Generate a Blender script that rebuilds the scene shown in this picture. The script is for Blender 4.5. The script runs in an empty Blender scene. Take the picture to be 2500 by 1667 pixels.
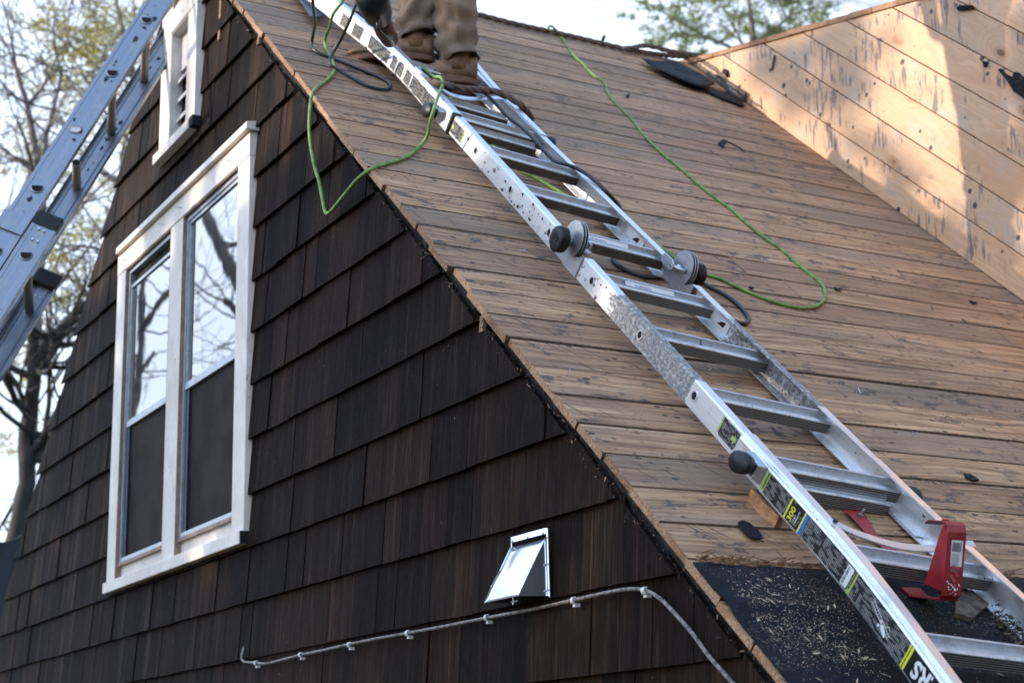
import bpy, math, random
import numpy as np
from mathutils import Vector, Matrix, noise
random.seed(7); np.random.seed(7)
PI = math.pi
scn = bpy.context.scene
COL = scn.collection

# ------------------------------------------------------------------ camera
# world: x along the gable wall, y into the house (wall plane y = 0), z up
CAM = np.array([0.0, -1.93, 3.0])
YAW, PIT, ROL, FPX = -1.04852735, 0.258276853, -0.0259253652, 3977.0
_f = np.array([math.sin(YAW)*math.cos(PIT), math.cos(YAW)*math.cos(PIT), math.sin(PIT)])
_r = np.array([math.cos(YAW), -math.sin(YAW), 0.0]); _u = np.cross(_r, _f)
_r2 = _r*math.cos(ROL) + _u*math.sin(ROL); _u2 = -_r*math.sin(ROL) + _u*math.cos(ROL)
cd = bpy.data.cameras.new('camera'); cam = bpy.data.objects.new('camera', cd); COL.objects.link(cam)
M = Matrix.Identity(4)
for i in range(3):
    M[i][0] = _r2[i]; M[i][1] = _u2[i]; M[i][2] = -_f[i]; M[i][3] = CAM[i]
cam.matrix_world = M
cd.sensor_width = 36; cd.lens = FPX/2500*36; cd.clip_start = .05; cd.clip_end = 800
cd.dof.use_dof = True; cd.dof.focus_distance = 4.0; cd.dof.aperture_fstop = 5.0; cd.dof.aperture_blades = 7
scn.camera = cam

# ------------------------------------------------------------------ light
SUN = Vector((-.36, -.86, .345)).normalized()          # towards the sun
elev = math.asin(SUN.z); azim = math.atan2(SUN.x, SUN.y)
world = bpy.data.worlds.new('World'); scn.world = world; world.use_nodes = True
wn = world.node_tree; wn.nodes.clear()
def wnode(t, **k):
    n = wn.nodes.new(t)
    for a, b in k.items(): setattr(n, a, b)
    return n
sky = wnode('ShaderNodeTexSky', sky_type='NISHITA', sun_disc=False)
sky.sun_elevation = elev; sky.sun_rotation = azim; sky.air_density = 1.1; sky.dust_density = .7; sky.ozone_density = 1.0
tc = wnode('ShaderNodeTexCoord'); mp = wnode('ShaderNodeMapping'); mp.inputs['Scale'].default_value = (1, 1, 2.6)
nz = wnode('ShaderNodeTexNoise'); nz.inputs['Scale'].default_value = 1.3; nz.inputs['Detail'].default_value = 6; nz.inputs['Roughness'].default_value = .55
rp = wnode('ShaderNodeMapRange'); rp.inputs[1].default_value = .32; rp.inputs[2].default_value = .56; rp.inputs[3].default_value = .55; rp.inputs[4].default_value = 1.0
mx = wnode('ShaderNodeMix', data_type='RGBA')
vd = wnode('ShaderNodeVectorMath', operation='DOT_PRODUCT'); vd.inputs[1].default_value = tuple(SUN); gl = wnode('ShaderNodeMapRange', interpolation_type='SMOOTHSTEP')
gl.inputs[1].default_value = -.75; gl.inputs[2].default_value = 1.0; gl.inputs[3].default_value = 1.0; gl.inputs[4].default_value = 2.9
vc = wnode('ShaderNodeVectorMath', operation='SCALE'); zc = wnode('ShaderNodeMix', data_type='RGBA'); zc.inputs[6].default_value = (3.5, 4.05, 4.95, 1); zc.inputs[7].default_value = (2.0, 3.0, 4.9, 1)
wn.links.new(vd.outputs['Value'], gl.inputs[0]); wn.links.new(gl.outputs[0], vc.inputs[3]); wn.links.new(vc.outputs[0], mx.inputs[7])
bg = wnode('ShaderNodeBackground'); bg.inputs[1].default_value = .10; wo = wnode('ShaderNodeOutputWorld')
L = wn.links.new
L(tc.outputs['Generated'], mp.inputs[0]); L(tc.outputs['Generated'], vd.inputs[0]); L(mp.outputs[0], nz.inputs['Vector']); L(nz.outputs[0], rp.inputs[0])
sx = wnode('ShaderNodeSeparateXYZ'); L(tc.outputs['Generated'], sx.inputs[0])
el = wnode('ShaderNodeMapRange', interpolation_type='SMOOTHSTEP'); L(sx.outputs[2], el.inputs[0]); el.inputs[1].default_value = .46; el.inputs[2].default_value = .70; el.inputs[3].default_value = 1.0; el.inputs[4].default_value = .8
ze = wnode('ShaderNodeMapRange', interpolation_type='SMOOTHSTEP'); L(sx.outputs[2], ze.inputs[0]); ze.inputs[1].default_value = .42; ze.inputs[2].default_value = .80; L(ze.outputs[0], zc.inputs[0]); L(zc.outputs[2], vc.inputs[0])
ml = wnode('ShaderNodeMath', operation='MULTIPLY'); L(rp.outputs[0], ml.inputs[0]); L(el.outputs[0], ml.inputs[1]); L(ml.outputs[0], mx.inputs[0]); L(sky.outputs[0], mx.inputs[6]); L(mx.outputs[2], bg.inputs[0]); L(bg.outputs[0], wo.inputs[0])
sl = bpy.data.lights.new('sun', 'SUN'); sl.energy = 2.6; sl.angle = math.radians(.55); sl.color = (1.0, .83, .65)
so = bpy.data.objects.new('sun', sl); COL.objects.link(so); so.rotation_euler = SUN.to_track_quat('Z', 'Y').to_euler()
vs = scn.view_settings; vs.view_transform = 'Standard'; vs.look = 'None'; vs.gamma = 1; vs.use_curve_mapping = False
vs.exposure = 1.15
scn.cycles.max_bounces = 6; scn.cycles.diffuse_bounces = 3; scn.cycles.glossy_bounces = 4; scn.cycles.caustics_reflective = False; scn.cycles.caustics_refractive = False

# ------------------------------------------------------------------ measuring helpers (photo pixel -> point on a real plane)
def ray(x, y):
    d = _f*FPX + _r2*(x-1250) - _u2*(y-833.5)
    return d/np.linalg.norm(d)
def wall(x, y, yy=0.0):
    d = ray(x, y); t = (yy-CAM[1])/d[1]; p = CAM+d*t
    return float(p[0]), float(p[2])
TH = math.radians(42)
S = np.array([math.cos(TH), 0, -math.sin(TH)]); T = np.array([0, 1., 0]); N = np.array([math.sin(TH), 0, math.cos(TH)])
P0 = np.array([*(lambda d: CAM+d*(1.93/d[1]))(ray(1043, 550))])
def roofp(x, y, h=0.0):
    d = ray(x, y); t = ((P0+h*N-CAM) @ N)/(d @ N); v = CAM+d*t-P0
    return float(v @ S), float(v @ T)
def mat4(c0, c1, c2, o):
    m = Matrix.Identity(4)
    for i in range(3): m[i][0] = c0[i]; m[i][1] = c1[i]; m[i][2] = c2[i]; m[i][3] = o[i]
    return m
MROOF = mat4(S, T, N, P0)
# articulated ladder frame: a runs down the ladder, w across, n away from the roof
LA = np.array([0.74213276, -0.03471042, -0.66935354]); LW_ = np.array([-0.02198085, 0.99686058, -0.07606468]); LN = np.array([0.66989239, 0.07116305, 0.73903992])
LO = np.array([-4.13436503, 2.26845723-1.93, 1.85626522+3.0])
MLAD = mat4(LA, LW_, LN, LO)
def onlad(x, y, n=0.0):
    d = ray(x, y); t = ((LO+n*LN-CAM) @ LN)/(d @ LN); v = CAM+d*t-LO
    return float(v @ LA), float(v @ LW_)
def ladw(x, y, w=0.0):
    d = ray(x, y); t = ((LO+w*LW_-CAM) @ LW_)/(d @ LW_); v = CAM+d*t-LO
    return float(v @ LA), float(v @ LN)
def atdist(x, y, dist):
    return CAM+ray(x, y)*dist

# ------------------------------------------------------------------ node material helpers
class NT:
    def __init__(s, name):
        s.m = bpy.data.materials.new(name); s.m.use_nodes = True; s.t = s.m.node_tree; s.t.nodes.clear()
        s.out = s.t.nodes.new('ShaderNodeOutputMaterial'); s.b = s.t.nodes.new('ShaderNodeBsdfPrincipled')
        s.t.links.new(s.b.outputs[0], s.out.inputs[0])
    def n(s, t, **k):
        x = s.t.nodes.new(t)
        for a, b in k.items(): setattr(x, a, b)
        return x
    def l(s, a, b): s.t.links.new(a, b)
    def put(s, sock, v):
        if isinstance(v, bpy.types.NodeSocket): s.l(v, sock)
        elif isinstance(v, (tuple, list)) and len(v) == 3 and sock.type == 'RGBA': sock.default_value = (*v, 1)
        else: sock.default_value = v
    def coord(s, scale=(1, 1, 1), rot=(0, 0, 0), rand=0.0, axis=None, kind='Object'):
        c = s.n('ShaderNodeTexCoord').outputs[kind]
        if rand:
            oi = s.n('ShaderNodeObjectInfo').outputs['Random']
            v = s.n('ShaderNodeVectorMath', operation='SCALE'); v.inputs[0].default_value = (37*rand, 53*rand, 29*rand); s.l(oi, v.inputs[3])
            a = s.n('ShaderNodeVectorMath', operation='ADD'); s.l(c, a.inputs[0]); s.l(v.outputs[0], a.inputs[1]); c = a.outputs[0]
        m = s.n('ShaderNodeMapping'); m.inputs['Scale'].default_value = scale; m.inputs['Rotation'].default_value = rot; s.l(c, m.inputs[0])
        return m.outputs[0]
    def noise(s, vec, scale=1, detail=4, rough=.55, dist=0.0):
        x = s.n('ShaderNodeTexNoise'); s.l(vec, x.inputs['Vector']); x.inputs['Scale'].default_value = scale
        x.inputs['Detail'].default_value = detail; x.inputs['Roughness'].default_value = rough; x.inputs['Distortion'].default_value = dist
        return x.outputs[0]
    def voro(s, vec, scale=1, feature='F1'):
        x = s.n('ShaderNodeTexVoronoi', feature=feature); s.l(vec, x.inputs['Vector']); x.inputs['Scale'].default_value = scale
        return x.outputs['Distance']
    def rng(s, v, a, b, c=0.0, d=1.0, smooth=True):
        x = s.n('ShaderNodeMapRange', interpolation_type='SMOOTHSTEP' if smooth else 'LINEAR')
        s.put(x.inputs[0], v); x.inputs[1].default_value = a; x.inputs[2].default_value = b; x.inputs[3].default_value = c; x.inputs[4].default_value = d
        return x.outputs[0]
    def mth(s, op, a, b=0.0):
        x = s.n('ShaderNodeMath', operation=op); s.put(x.inputs[0], a); s.put(x.inputs[1], b); return x.outputs[0]
    def mix(s, f, a, b, mode='MIX'):
        x = s.n('ShaderNodeMix', data_type='RGBA', blend_type=mode); s.put(x.inputs[0], f); s.put(x.inputs[6], a); s.put(x.inputs[7], b); return x.outputs[2]
    def ramp(s, v, stops):
        x = s.n('ShaderNodeValToRGB'); s.l(v, x.inputs[0]); e = x.color_ramp.elements
        while len(e) < len(stops): e.new(.5)
        for k, (p, c) in enumerate(stops): e[k].position = p; e[k].color = (*c, 1)
        return x.outputs[0]
    def rnd(s): return s.n('ShaderNodeObjectInfo').outputs['Random']
    def done(s, col, rough=.6, metal=0.0, bump=None, bs=.3, bd=.002, **k):
        s.put(s.b.inputs['Base Color'], col); s.put(s.b.inputs['Roughness'], rough); s.put(s.b.inputs['Metallic'], metal)
        if bump is not None:
            b = s.n('ShaderNodeBump'); b.inputs['Strength'].default_value = bs; b.inputs['Distance'].default_value = bd
            s.l(bump, b.inputs['Height']); s.l(b.outputs[0], s.b.inputs['Normal'])
        for a, v in k.items(): s.put(s.b.inputs[a.replace('_', ' ')], v)
        return s.m
def simple(name, col, rough=.6, metal=0.0, var=.25, scale=30, bs=.2, **k):
    t = NT(name); c = t.coord(rand=1)
    nz = t.noise(c, scale, 5, .6)
    d = tuple(x*(1-var) for x in col); b = tuple(min(1, x*(1+var)) for x in col)
    return t.done(t.mix(t.rng(nz, .3, .7), d, b), rough, metal, nz, bs, .001, **k)

MAT = {}
def deck_material():
    t = NT('weathered deck wood'); g = t.coord((1, 1, 1), rand=1)
    def sc(v, s):
        m = t.n('ShaderNodeMapping'); m.inputs['Scale'].default_value = s; t.l(v, m.inputs[0]); return m.outputs[0]
    warp = t.noise(sc(g, (5, 1.2, 1)), 1, 3)
    gv = t.n('ShaderNodeVectorMath', operation='ADD'); t.l(sc(g, (95, 2.6, 8)), gv.inputs[0])
    wv = t.n('ShaderNodeVectorMath', operation='SCALE'); wv.inputs[0].default_value = (9, 0, 0); t.l(warp, wv.inputs[3]); t.l(wv.outputs[0], gv.inputs[1])
    grain = t.noise(gv.outputs[0], 1, 7, .68)
    base = t.ramp(grain, [(.30, (.060, .032, .017)), (.42, (.235, .132, .068)), (.54, (.400, .246, .136)), (.76, (.66, .45, .27))])
    wood = t.noise(sc(g, (4, .7, 1)), 1, 5, .6)
    base = t.mix(t.rng(wood, .46, .66, 0, .7), base, (.185, .145, .115))            # grey weathering along the grain
    base = t.mix(t.rng(t.noise(sc(g, (9, 1.0, 1)), 1.7, 4), .55, .72, 0, .55), base, (.26, .17, .11))
    f2 = t.noise(sc(g, (150, 9, 1)), 1, 3, .7)
    base = t.mix(t.rng(f2, .60, .74, 0, .85), base, (.075, .05, .036))
    r = t.rnd(); base = t.mix(1.0, base, t.ramp(r, [(0, (.78, .72, .68)), (.35, (.92, .86, .80)), (.7, (1.03, .97, .90)), (1, (1.14, 1.06, .97))]), 'MULTIPLY')
    # stains, scraped tar, nail marks, shovel scratches (diagonal)
    n1 = t.noise(sc(g, (26, 11, 1)), 1, 4, .72); n0 = t.noise(sc(g, (3, 1.6, 1)), 1, 3)
    blot = t.mth('MULTIPLY', t.rng(n1, .575, .61), t.rng(n0, .40, .54))
    base = t.mix(t.mth('MULTIPLY', blot, .8), base, (.045, .038, .036))
    sp = t.voro(sc(g, (30, 17, 1)), 1); sn = t.noise(sc(g, (6, 6, 1)), 1, 2)
    spots = t.mth('MULTIPLY', t.rng(sp, .20, .12), t.rng(sn, .48, .56)); base = t.mix(t.mth('MULTIPLY', spots, .9), base, (.018, .016, .018))
    m = t.n('ShaderNodeMapping'); m.inputs['Rotation'].default_value = (0, 0, math.radians(50)); t.l(g, m.inputs[0])
    m2 = sc(m.outputs[0], (120, 8, 1)); sr = t.noise(m2, 1, 2, .5); sm = t.noise(sc(g, (2.2, 1.5, 1)), 1, 2)
    scr = t.mth('MULTIPLY', t.rng(sr, .625, .66), t.rng(sm, .44, .56)); base = t.mix(t.mth('MULTIPLY', scr, .8), base, (.06, .04, .03))
    m = t.n('ShaderNodeMapping'); m.inputs['Rotation'].default_value = (0, 0, math.radians(-8)); t.l(g, m.inputs[0])
    sr2 = t.noise(sc(m.outputs[0], (12, 90, 1)), 1, 2, .5); sm2 = t.noise(sc(g, (2.7, 1.9, 1)), 1.3, 2)
    scr2 = t.mth('MULTIPLY', t.rng(sr2, .67, .70), t.rng(sm2, .54, .62)); base = t.mix(t.mth('MULTIPLY', scr2, .8), base, (.06, .035, .025))
    tr_ = t.noise(sc(g, (16, 10, 1)), 1, 5, .8, .4); tz = t.noise(sc(g, (1.9, 1.3, 1)), 1, 2)
    base = t.mix(t.mth('MULTIPLY', t.mth('MULTIPLY', t.rng(tr_, .615, .65), t.rng(tz, .46, .56)), .92), base, (.028, .024, .023))
    sy = t.n('ShaderNodeSeparateXYZ'); t.l(t.n('ShaderNodeTexCoord').outputs['Object'], sy.inputs[0])
    row = t.mth('ABSOLUTE', t.mth('SUBTRACT', t.mth('FRACT', t.mth('MULTIPLY', sy.outputs[1], 2.46)), .5)); nv = t.voro(sc(g, (24, 24, .01)), 1)
    base = t.mix(t.mth('MULTIPLY', t.mth('MULTIPLY', t.rng(nv, .12, .07), t.rng(row, .055, .03)), .95), base, (.02, .018, .018))
    base = t.mix(t.mth('MULTIPLY', t.rng(t.noise(sc(g, (60, 22, 1)), 1, 4, .75), .60, .68), .55), base, (.09, .06, .042))
    # pale sawdust specks
    dust = t.mth('MULTIPLY', t.rng(t.voro(sc(g, (260, 260, 1)), 1), .22, .12), t.rng(t.noise(sc(g, (7, 7, 1)), 1, 3), .5, .62))
    base = t.mix(t.mth('MULTIPLY', dust, .5), base, (.5, .4, .3))
    h = t.mth('SUBTRACT', grain, t.mth('MULTIPLY', scr, .5)); h = t.mth('SUBTRACT', h, t.mth('MULTIPLY', f2, .5))
    return t.done(base, .74, 0, h, .55, .003)
def cheek_material():
    t = NT('sunlit pine sheathing'); g = t.coord(rand=1)
    def sc(v, s):
        m = t.n('ShaderNodeMapping'); m.inputs['Scale'].default_value = s; t.l(v, m.inputs[0]); return m.outputs[0]
    kd = t.voro(sc(g, (2.6, 5.2, .01)), 1)
    pull = t.rng(kd, .5, .03, 0, 1)
    ad = t.n('ShaderNodeCombineXYZ'); t.l(t.mth('MULTIPLY', pull, 2.4), ad.inputs[1])
    warp = t.n('ShaderNodeVectorMath', operation='ADD'); t.l(sc(g, (.9, 9, 1)), warp.inputs[0]); t.l(ad.outputs[0], warp.inputs[1])
    big = t.noise(warp.outputs[0], 1, 3, .5, .6)
    ring = t.mth('FRACT', t.mth('MULTIPLY', big, 17.0)); ring = t.rng(ring, .0, 1.0)
    fine = t.noise(sc(g, (5, 170, 1)), 1, 4, .6)
    base = t.mix(t.mth('MULTIPLY', ring, .55), (.62, .405, .250), (.46, .280, .160))
    base = t.mix(t.rng(fine, .5, .75, 0, .45), base, (.40, .25, .15))
    base = t.mix(t.rng(t.noise(sc(g, (1.5, 4, 1)), 1, 3), .52, .7, 0, .65), base, (.56, .30, .16))
    base = t.mix(t.rng(t.noise(sc(g, (2.5, 3, 1)), 2, 4), .5, .7, 0, .5), base, (.44, .38, .33))
    base = t.mix(1.0, base, t.ramp(t.rnd(), [(0, (.84, .80, .78)), (.5, (1, .97, .94)), (1, (1.12, 1.03, .96))]), 'MULTIPLY')
    base = t.mix(t.rng(kd, .16, .07, 0, .6), base, (.38, .17, .07)); base = t.mix(t.rng(kd, .075, .055), base, (.16, .07, .035))
    sv = t.noise(sc(g, (9, 9, 1)), 1, 1); sp = t.mth('ADD', t.voro(sc(g, (13, 13, .01)), 1), t.mth('MULTIPLY', t.mth('SUBTRACT', sv, .5), .35)); sn = t.noise(sc(g, (5, 5, 1)), 1, 2)
    base = t.mix(t.mth('MULTIPLY', t.rng(sp, .15, .09), t.rng(sn, .40, .46)), base, (.045, .035, .03))
    m = t.n('ShaderNodeMapping'); m.inputs['Rotation'].default_value = (0, 0, math.radians(52)); t.l(g, m.inputs[0])
    sm = t.noise(sc(m.outputs[0], (9, 60, 1)), 1, 4, .65); pm = t.noise(sc(g, (4.2, 6, 1)), 1, 2)
    base = t.mix(t.mth('MULTIPLY', t.mth('MULTIPLY', t.rng(sm, .50, .59), t.rng(pm, .49, .57)), .85), base, (.10, .095, .105))
    return t.done(base, .6, 0, fine, .35, .002)
def endgrain_material():
    t = NT('sawn end grain'); g = t.coord(rand=1)
    n = t.noise(g, 160, 4, .7); b = t.noise(g, 14, 3); v = t.voro(g, 300)
    c = t.ramp(n, [(.3, (.14, .065, .032)), (.5, (.38, .22, .125)), (.72, (.62, .43, .29))])
    c = t.mix(t.rng(b, .5, .68, 0, .7), c, (.26, .12, .05)); c = t.mix(1.0, c, t.ramp(t.rnd(), [(0, (.7, .62, .55)), (.5, (1, .95, .9)), (1, (1.15, 1.12, 1.1))]), 'MULTIPLY')
    return t.done(c, .8, 0, t.mth('ADD', n, t.mth('MULTIPLY', v, .6)), .9, .004)
def shingle_material():
    t = NT('dark stained cedar'); g = t.coord(rand=1); w = t.coord()
    def sc(v, s):
        m = t.n('ShaderNodeMapping'); m.inputs['Scale'].default_value = s; t.l(v, m.inputs[0]); return m.outputs[0]
    gr = t.noise(sc(g, (190, 5, 6)), 1, 6, .66, .3); st = t.noise(sc(w, (13, .5, .8)), 1, 4, .6); fine = t.noise(sc(g, (520, 60, 60)), 1, 3, .7)
    c = t.ramp(gr, [(.28, (.0070, .0050, .0040)), (.5, (.0185, .0132, .0104)), (.75, (.0430, .0300, .0225))])
    c = t.mix(t.rng(st, .50, .66, 0, .65), c, (.0035, .0036, .0042))
    c = t.mix(t.mth('MULTIPLY', t.rng(t.noise(sc(w, (23, 1, .9)), 1, 4, .7), .53, .68, 0, .9), t.rng(gr, .35, .6)), c, (.066, .045, .033))
    c = t.mix(t.mth('MULTIPLY', t.rng(t.noise(sc(w, (11, 1, 2.2)), 1.3, 4), .56, .68, 0, .85), t.rng(gr, .45, .6)), c, (.052, .032, .022))
    c = t.mix(1.0, c, t.ramp(t.rnd(), [(0, (.40, .38, .39)), (.5, (.66, .60, .57)), (1, (1.15, .98, .88))]), 'MULTIPLY')
    dv = t.voro(sc(w, (34, 1, 17)), 1); c = t.mix(t.mth('MULTIPLY', t.rng(dv, .055, .03), t.rng(t.noise(w, 2.3, 2), .56, .62)), c, (.22, .19, .17))
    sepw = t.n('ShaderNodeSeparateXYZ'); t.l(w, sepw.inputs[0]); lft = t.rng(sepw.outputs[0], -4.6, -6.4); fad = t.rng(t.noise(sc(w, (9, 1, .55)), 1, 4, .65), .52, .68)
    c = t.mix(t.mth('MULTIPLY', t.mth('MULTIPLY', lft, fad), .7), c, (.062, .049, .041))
    return t.done(c, t.rng(fine, .3, .7, .65, .9), 0, t.mth('ADD', gr, t.mth('MULTIPLY', fine, .35)), .6, .0025, Specular_IOR_Level=.05)
def alu_material(name, tone=(.78, .80, .83), rough=.38, dirt=.5, grime=None, metal=.85, gcol=(.12, .115, .11)):
    t = NT(name); g = t.coord()
    def sc(v, s):
        m = t.n('ShaderNodeMapping'); m.inputs['Scale'].default_value = s; t.l(v, m.inputs[0]); return m.outputs[0]
    st = t.noise(sc(g, (2, 130, 130)), 1, 4, .6); bl = t.noise(sc(g, (18, 26, 26)), 1, 5, .65)
    c = t.mix(t.rng(st, .3, .75), tuple(x*.86 for x in tone), tone)
    c = t.mix(t.rng(bl, .50, .72, 0, dirt), c, (.36, .35, .35))
    sp = t.noise(sc(g, (44, 62, 62)), 1, 3, .6); spm = t.rng(sp, .67, .70)
    spm = t.mth('MULTIPLY', spm, t.rng(t.noise(g, 4.1, 2), .50, .58)); c = t.mix(spm, c, (.03, .03, .032))
    mt = t.mth('MULTIPLY', t.rng(spm, 0, 1, 1, 0), metal)
    if grime:
        sep = t.n('ShaderNodeSeparateXYZ'); t.l(t.n('ShaderNodeTexCoord').outputs['Object'], sep.inputs[0])
        wob = t.noise(sc(g, (14, 20, 60)), 1, 4, .7)
        mk = t.mth('MULTIPLY', t.rng(sep.outputs[0], grime[0]-.12, grime[0]+.25), t.rng(sep.outputs[0], grime[1]+.03, grime[1]-.05))
        fleck = t.noise(sc(g, (75, 75, 90)), 1, 9, .78)
        mk = t.rng(t.mth('SUBTRACT', t.mth('MULTIPLY', mk, 1.35), t.mth('ADD', wob, t.mth('MULTIPLY', fleck, .5))), .10, .30)
        c = t.mix(t.mth('MULTIPLY', mk, .92), c, t.mix(t.rng(fleck, .44, .64), gcol, (.45, .44, .42))); mt = t.mth('MULTIPLY', mt, t.rng(mk, 0, 1, 1, .1))
        return t.done(c, t.rng(mk, 0, 1, rough, .85), mt, t.mth('ADD', t.mth('MULTIPLY', fleck, mk), t.mth('MULTIPLY', st, .1)), .7, .002)
    return t.done(c, t.rng(bl, .3, .7, rough-.06, rough+.14), mt, st, .08, .001)
def paint_material():
    t = NT('chipped white paint'); g = t.coord()
    def sc(v, s):
        m = t.n('ShaderNodeMapping'); m.inputs['Scale'].default_value = s; t.l(v, m.inputs[0]); return m.outputs[0]
    a = t.noise(sc(g, (7, 7, 7)), 1, 5); b = t.noise(sc(g, (30, 30, 11)), 1, 5, .7); d = t.noise(sc(g, (90, 90, 45)), 1, 3, .7)
    c = t.mix(t.rng(a, .35, .7), (.68, .61, .545), (.80, .735, .665)); c = t.mix(t.rng(b, .50, .72, 0, .5), c, (.50, .44, .39))
    chips = t.mth('MULTIPLY', t.rng(d, .62, .65), t.rng(t.noise(g, 4.5, 3), .53, .60)); c = t.mix(chips, c, (.20, .16, .14))
    return t.done(c, .55, 0, t.mth('SUBTRACT', t.mth('MULTIPLY', b, .4), chips), .35, .002)
def felt_material():
    t = NT('roofing felt'); g = t.coord()
    a = t.noise(g, 5, 5, .6); f = t.noise(g, 420, 3, .7); m = t.n('ShaderNodeMapping'); m.inputs['Scale'].default_value = (3, 1, 1); t.l(g, m.inputs[0])
    c = t.mix(t.rng(a, .35, .7), (.0055, .006, .008), (.012, .014, .019)); b = t.noise(m.outputs[0], 2.4, 4)
    c = t.mix(t.mth('MULTIPLY', t.rng(t.noise(g, 180, 2, .8), .56, .68), t.rng(b, .44, .62, 0, .8)), c, (.20, .15, .11))
    return t.done(c, t.rng(a, .3, .7, .5, .75), 0, t.mth('ADD', f, a), .5, .002, Specular_IOR_Level=.10)
def bark_material(name, a, b, sc_=9):
    t = NT(name); g = t.coord(); m = t.n('ShaderNodeMapping'); m.inputs['Scale'].default_value = (1, 1, .35); t.l(g, m.inputs[0])
    n = t.noise(m.outputs[0], sc_, 5, .65); l = t.noise(g, 5, 3)
    return t.done(t.mix(t.rng(l, .55, .68, 0, .6), t.mix(t.rng(n, .35, .65), a, b), tuple(min(1, x*1.5) for x in b)), .85, 0, n, .8, .02)
def leaf_material(name, a, b, tr=.35):
    t = NT(name); g = t.coord(kind='Object'); n = t.noise(g, 1.2, 3); k = t.noise(g, 9, 2)
    c = t.mix(t.rng(n, .35, .65), a, b); c = t.mix(t.rng(k, .4, .7, 0, .5), c, tuple(x*1.35 for x in b))
    m = t.done(c, .6); t.b.inputs['Transmission Weight'].default_value = 0
    tl = t.n('ShaderNodeBsdfTranslucent'); t.l(c, tl.inputs[0]); mx = t.n('ShaderNodeMixShader'); mx.inputs[0].default_value = tr
    t.l(t.b.outputs[0], mx.inputs[1]); t.l(tl.outputs[0], mx.inputs[2]); t.l(mx.outputs[0], t.out.inputs[0]); return m
def cloth_material():
    t = NT('brown work cloth'); g = t.coord(); w = t.noise(g, 900, 2); a = t.noise(g, 9, 5, .6)
    c = t.mix(t.rng(a, .35, .7), (.135, .088, .055), (.215, .148, .098)); c = t.mix(t.rng(t.noise(g, 22, 4), .6, .7, 0, .5), c, (.075, .052, .038))
    return t.done(c, .85, 0, t.mth('ADD', w, a), .3, .002, Sheen_Weight=.15)
def boot_material():
    t = NT('tan boot leather'); g = t.coord(); a = t.noise(g, 16, 5, .65); b = t.noise(g, 140, 3)
    c = t.mix(t.rng(a, .35, .68), (.10, .052, .026), (.235, .130, .068)); return t.done(c, .65, 0, t.mth('ADD', b, a), .4, .003)
def label_material():
    t = NT('black safety label'); g = t.coord()
    sep = t.n('ShaderNodeSeparateXYZ'); t.l(g, sep.inputs[0])
    li = t.mth('FRACT', t.mth('MULTIPLY', sep.outputs[0], 190.0)); m = t.n('ShaderNodeMapping'); m.inputs['Scale'].default_value = (40, 1, 140); t.l(g, m.inputs[0])
    m1 = t.n('ShaderNodeMapping'); m1.inputs['Scale'].default_value = (34, 1, 6); t.l(g, m1.inputs[0])
    txt = t.mth('MULTIPLY', t.rng(li, .35, .45), t.rng(t.noise(m.outputs[0], 1, 1), .44, .52)); txt = t.mth('MULTIPLY', txt, t.rng(t.noise(m1.outputs[0], 1, 1), .34, .38))
    sc_ = t.noise(g, 60, 5, .7); c = t.mix(t.mth('MULTIPLY', txt, .36), (.008, .009, .010), (.55, .55, .52)); c = t.mix(t.mth('MULTIPLY', t.rng(sc_, .66, .72), t.rng(t.noise(g, 5, 2), .5, .62)), c, (.55, .55, .54))
    return t.done(c, .38)
def glass_material(name, col, rough=.015):
    t = NT(name); g = t.coord(); m = t.n('ShaderNodeMapping'); m.inputs['Scale'].default_value = (60, 1, 3); t.l(g, m.inputs[0]); n = t.noise(m.outputs[0], 1, 3)
    w = t.noise(g, 3.2, 2)
    return t.done(col, rough, 0, t.mth('ADD', t.mth('MULTIPLY', n, .02), w), .035, .01, IOR=4.6)
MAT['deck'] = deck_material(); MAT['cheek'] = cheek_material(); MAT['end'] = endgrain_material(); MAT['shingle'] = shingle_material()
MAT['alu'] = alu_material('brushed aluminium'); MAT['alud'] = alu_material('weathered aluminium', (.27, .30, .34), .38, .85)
MAT['rail'] = alu_material('scuffed aluminium rail', (.86, .87, .88), .40, .35, (.92, 1.52), .8)
MAT['outrail'] = alu_material('outer aluminium rail', (.84, .86, .88), .33, .4, None, .9)
MAT['rung'] = alu_material('dirty rung aluminium', (.70, .72, .75), .40, .6)
MAT['rungd'] = alu_material('dark rung aluminium', (.13, .105, .085), .7, .3, None, .1)  # darker front faces of the upper rungs
MAT['rungf'] = alu_material('ribbed rung front', (.30, .29, .28), .55, .5, None, .5)
MAT['ribgap'] = simple('dark rib groove', (.03, .027, .024), .8)
MAT['tube'] = alu_material('oxidised rung tube', (.36, .30, .24), .5, .5, None, .5)
MAT['galv'] = simple('galvanised sheet', (.84, .89, .95), .20, .92, .06, 9, .05)
MAT['paint'] = paint_material(); MAT['felt'] = felt_material()
MAT['dark'] = simple('dark gap', (.006, .005, .005), .9); MAT['black'] = simple('black plastic', (.007, .0075, .008), .42, 0, .4, 60, Specular_IOR_Level=.3)
MAT['navy'] = simple('worn black rubber', (.008, .012, .018), .45, 0, .4, 40, Specular_IOR_Level=.35)
MAT['red'] = simple('red enamel', (.26, .012, .018), .38, 0, .3, 25); MAT['redo'] = simple('worn red enamel', (.40, .045, .02), .5, 0, .35, 40)
MAT['steel'] = alu_material('dull plated steel', (.48, .49, .52), .38, .6, None, .85)
MAT['zinc'] = simple('zinc bolt', (.35, .36, .38), .4, .8)
MAT['green'] = simple('lime green cord', (.125, .235, .045), .5, 0, .45, 35); MAT['cord'] = simple('black hose', (.014, .016, .02), .42, 0, .3, 30)
MAT['rope'] = simple('brown hemp rope', (.125, .090, .070), .95, 0, .55, 260, .8)
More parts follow.
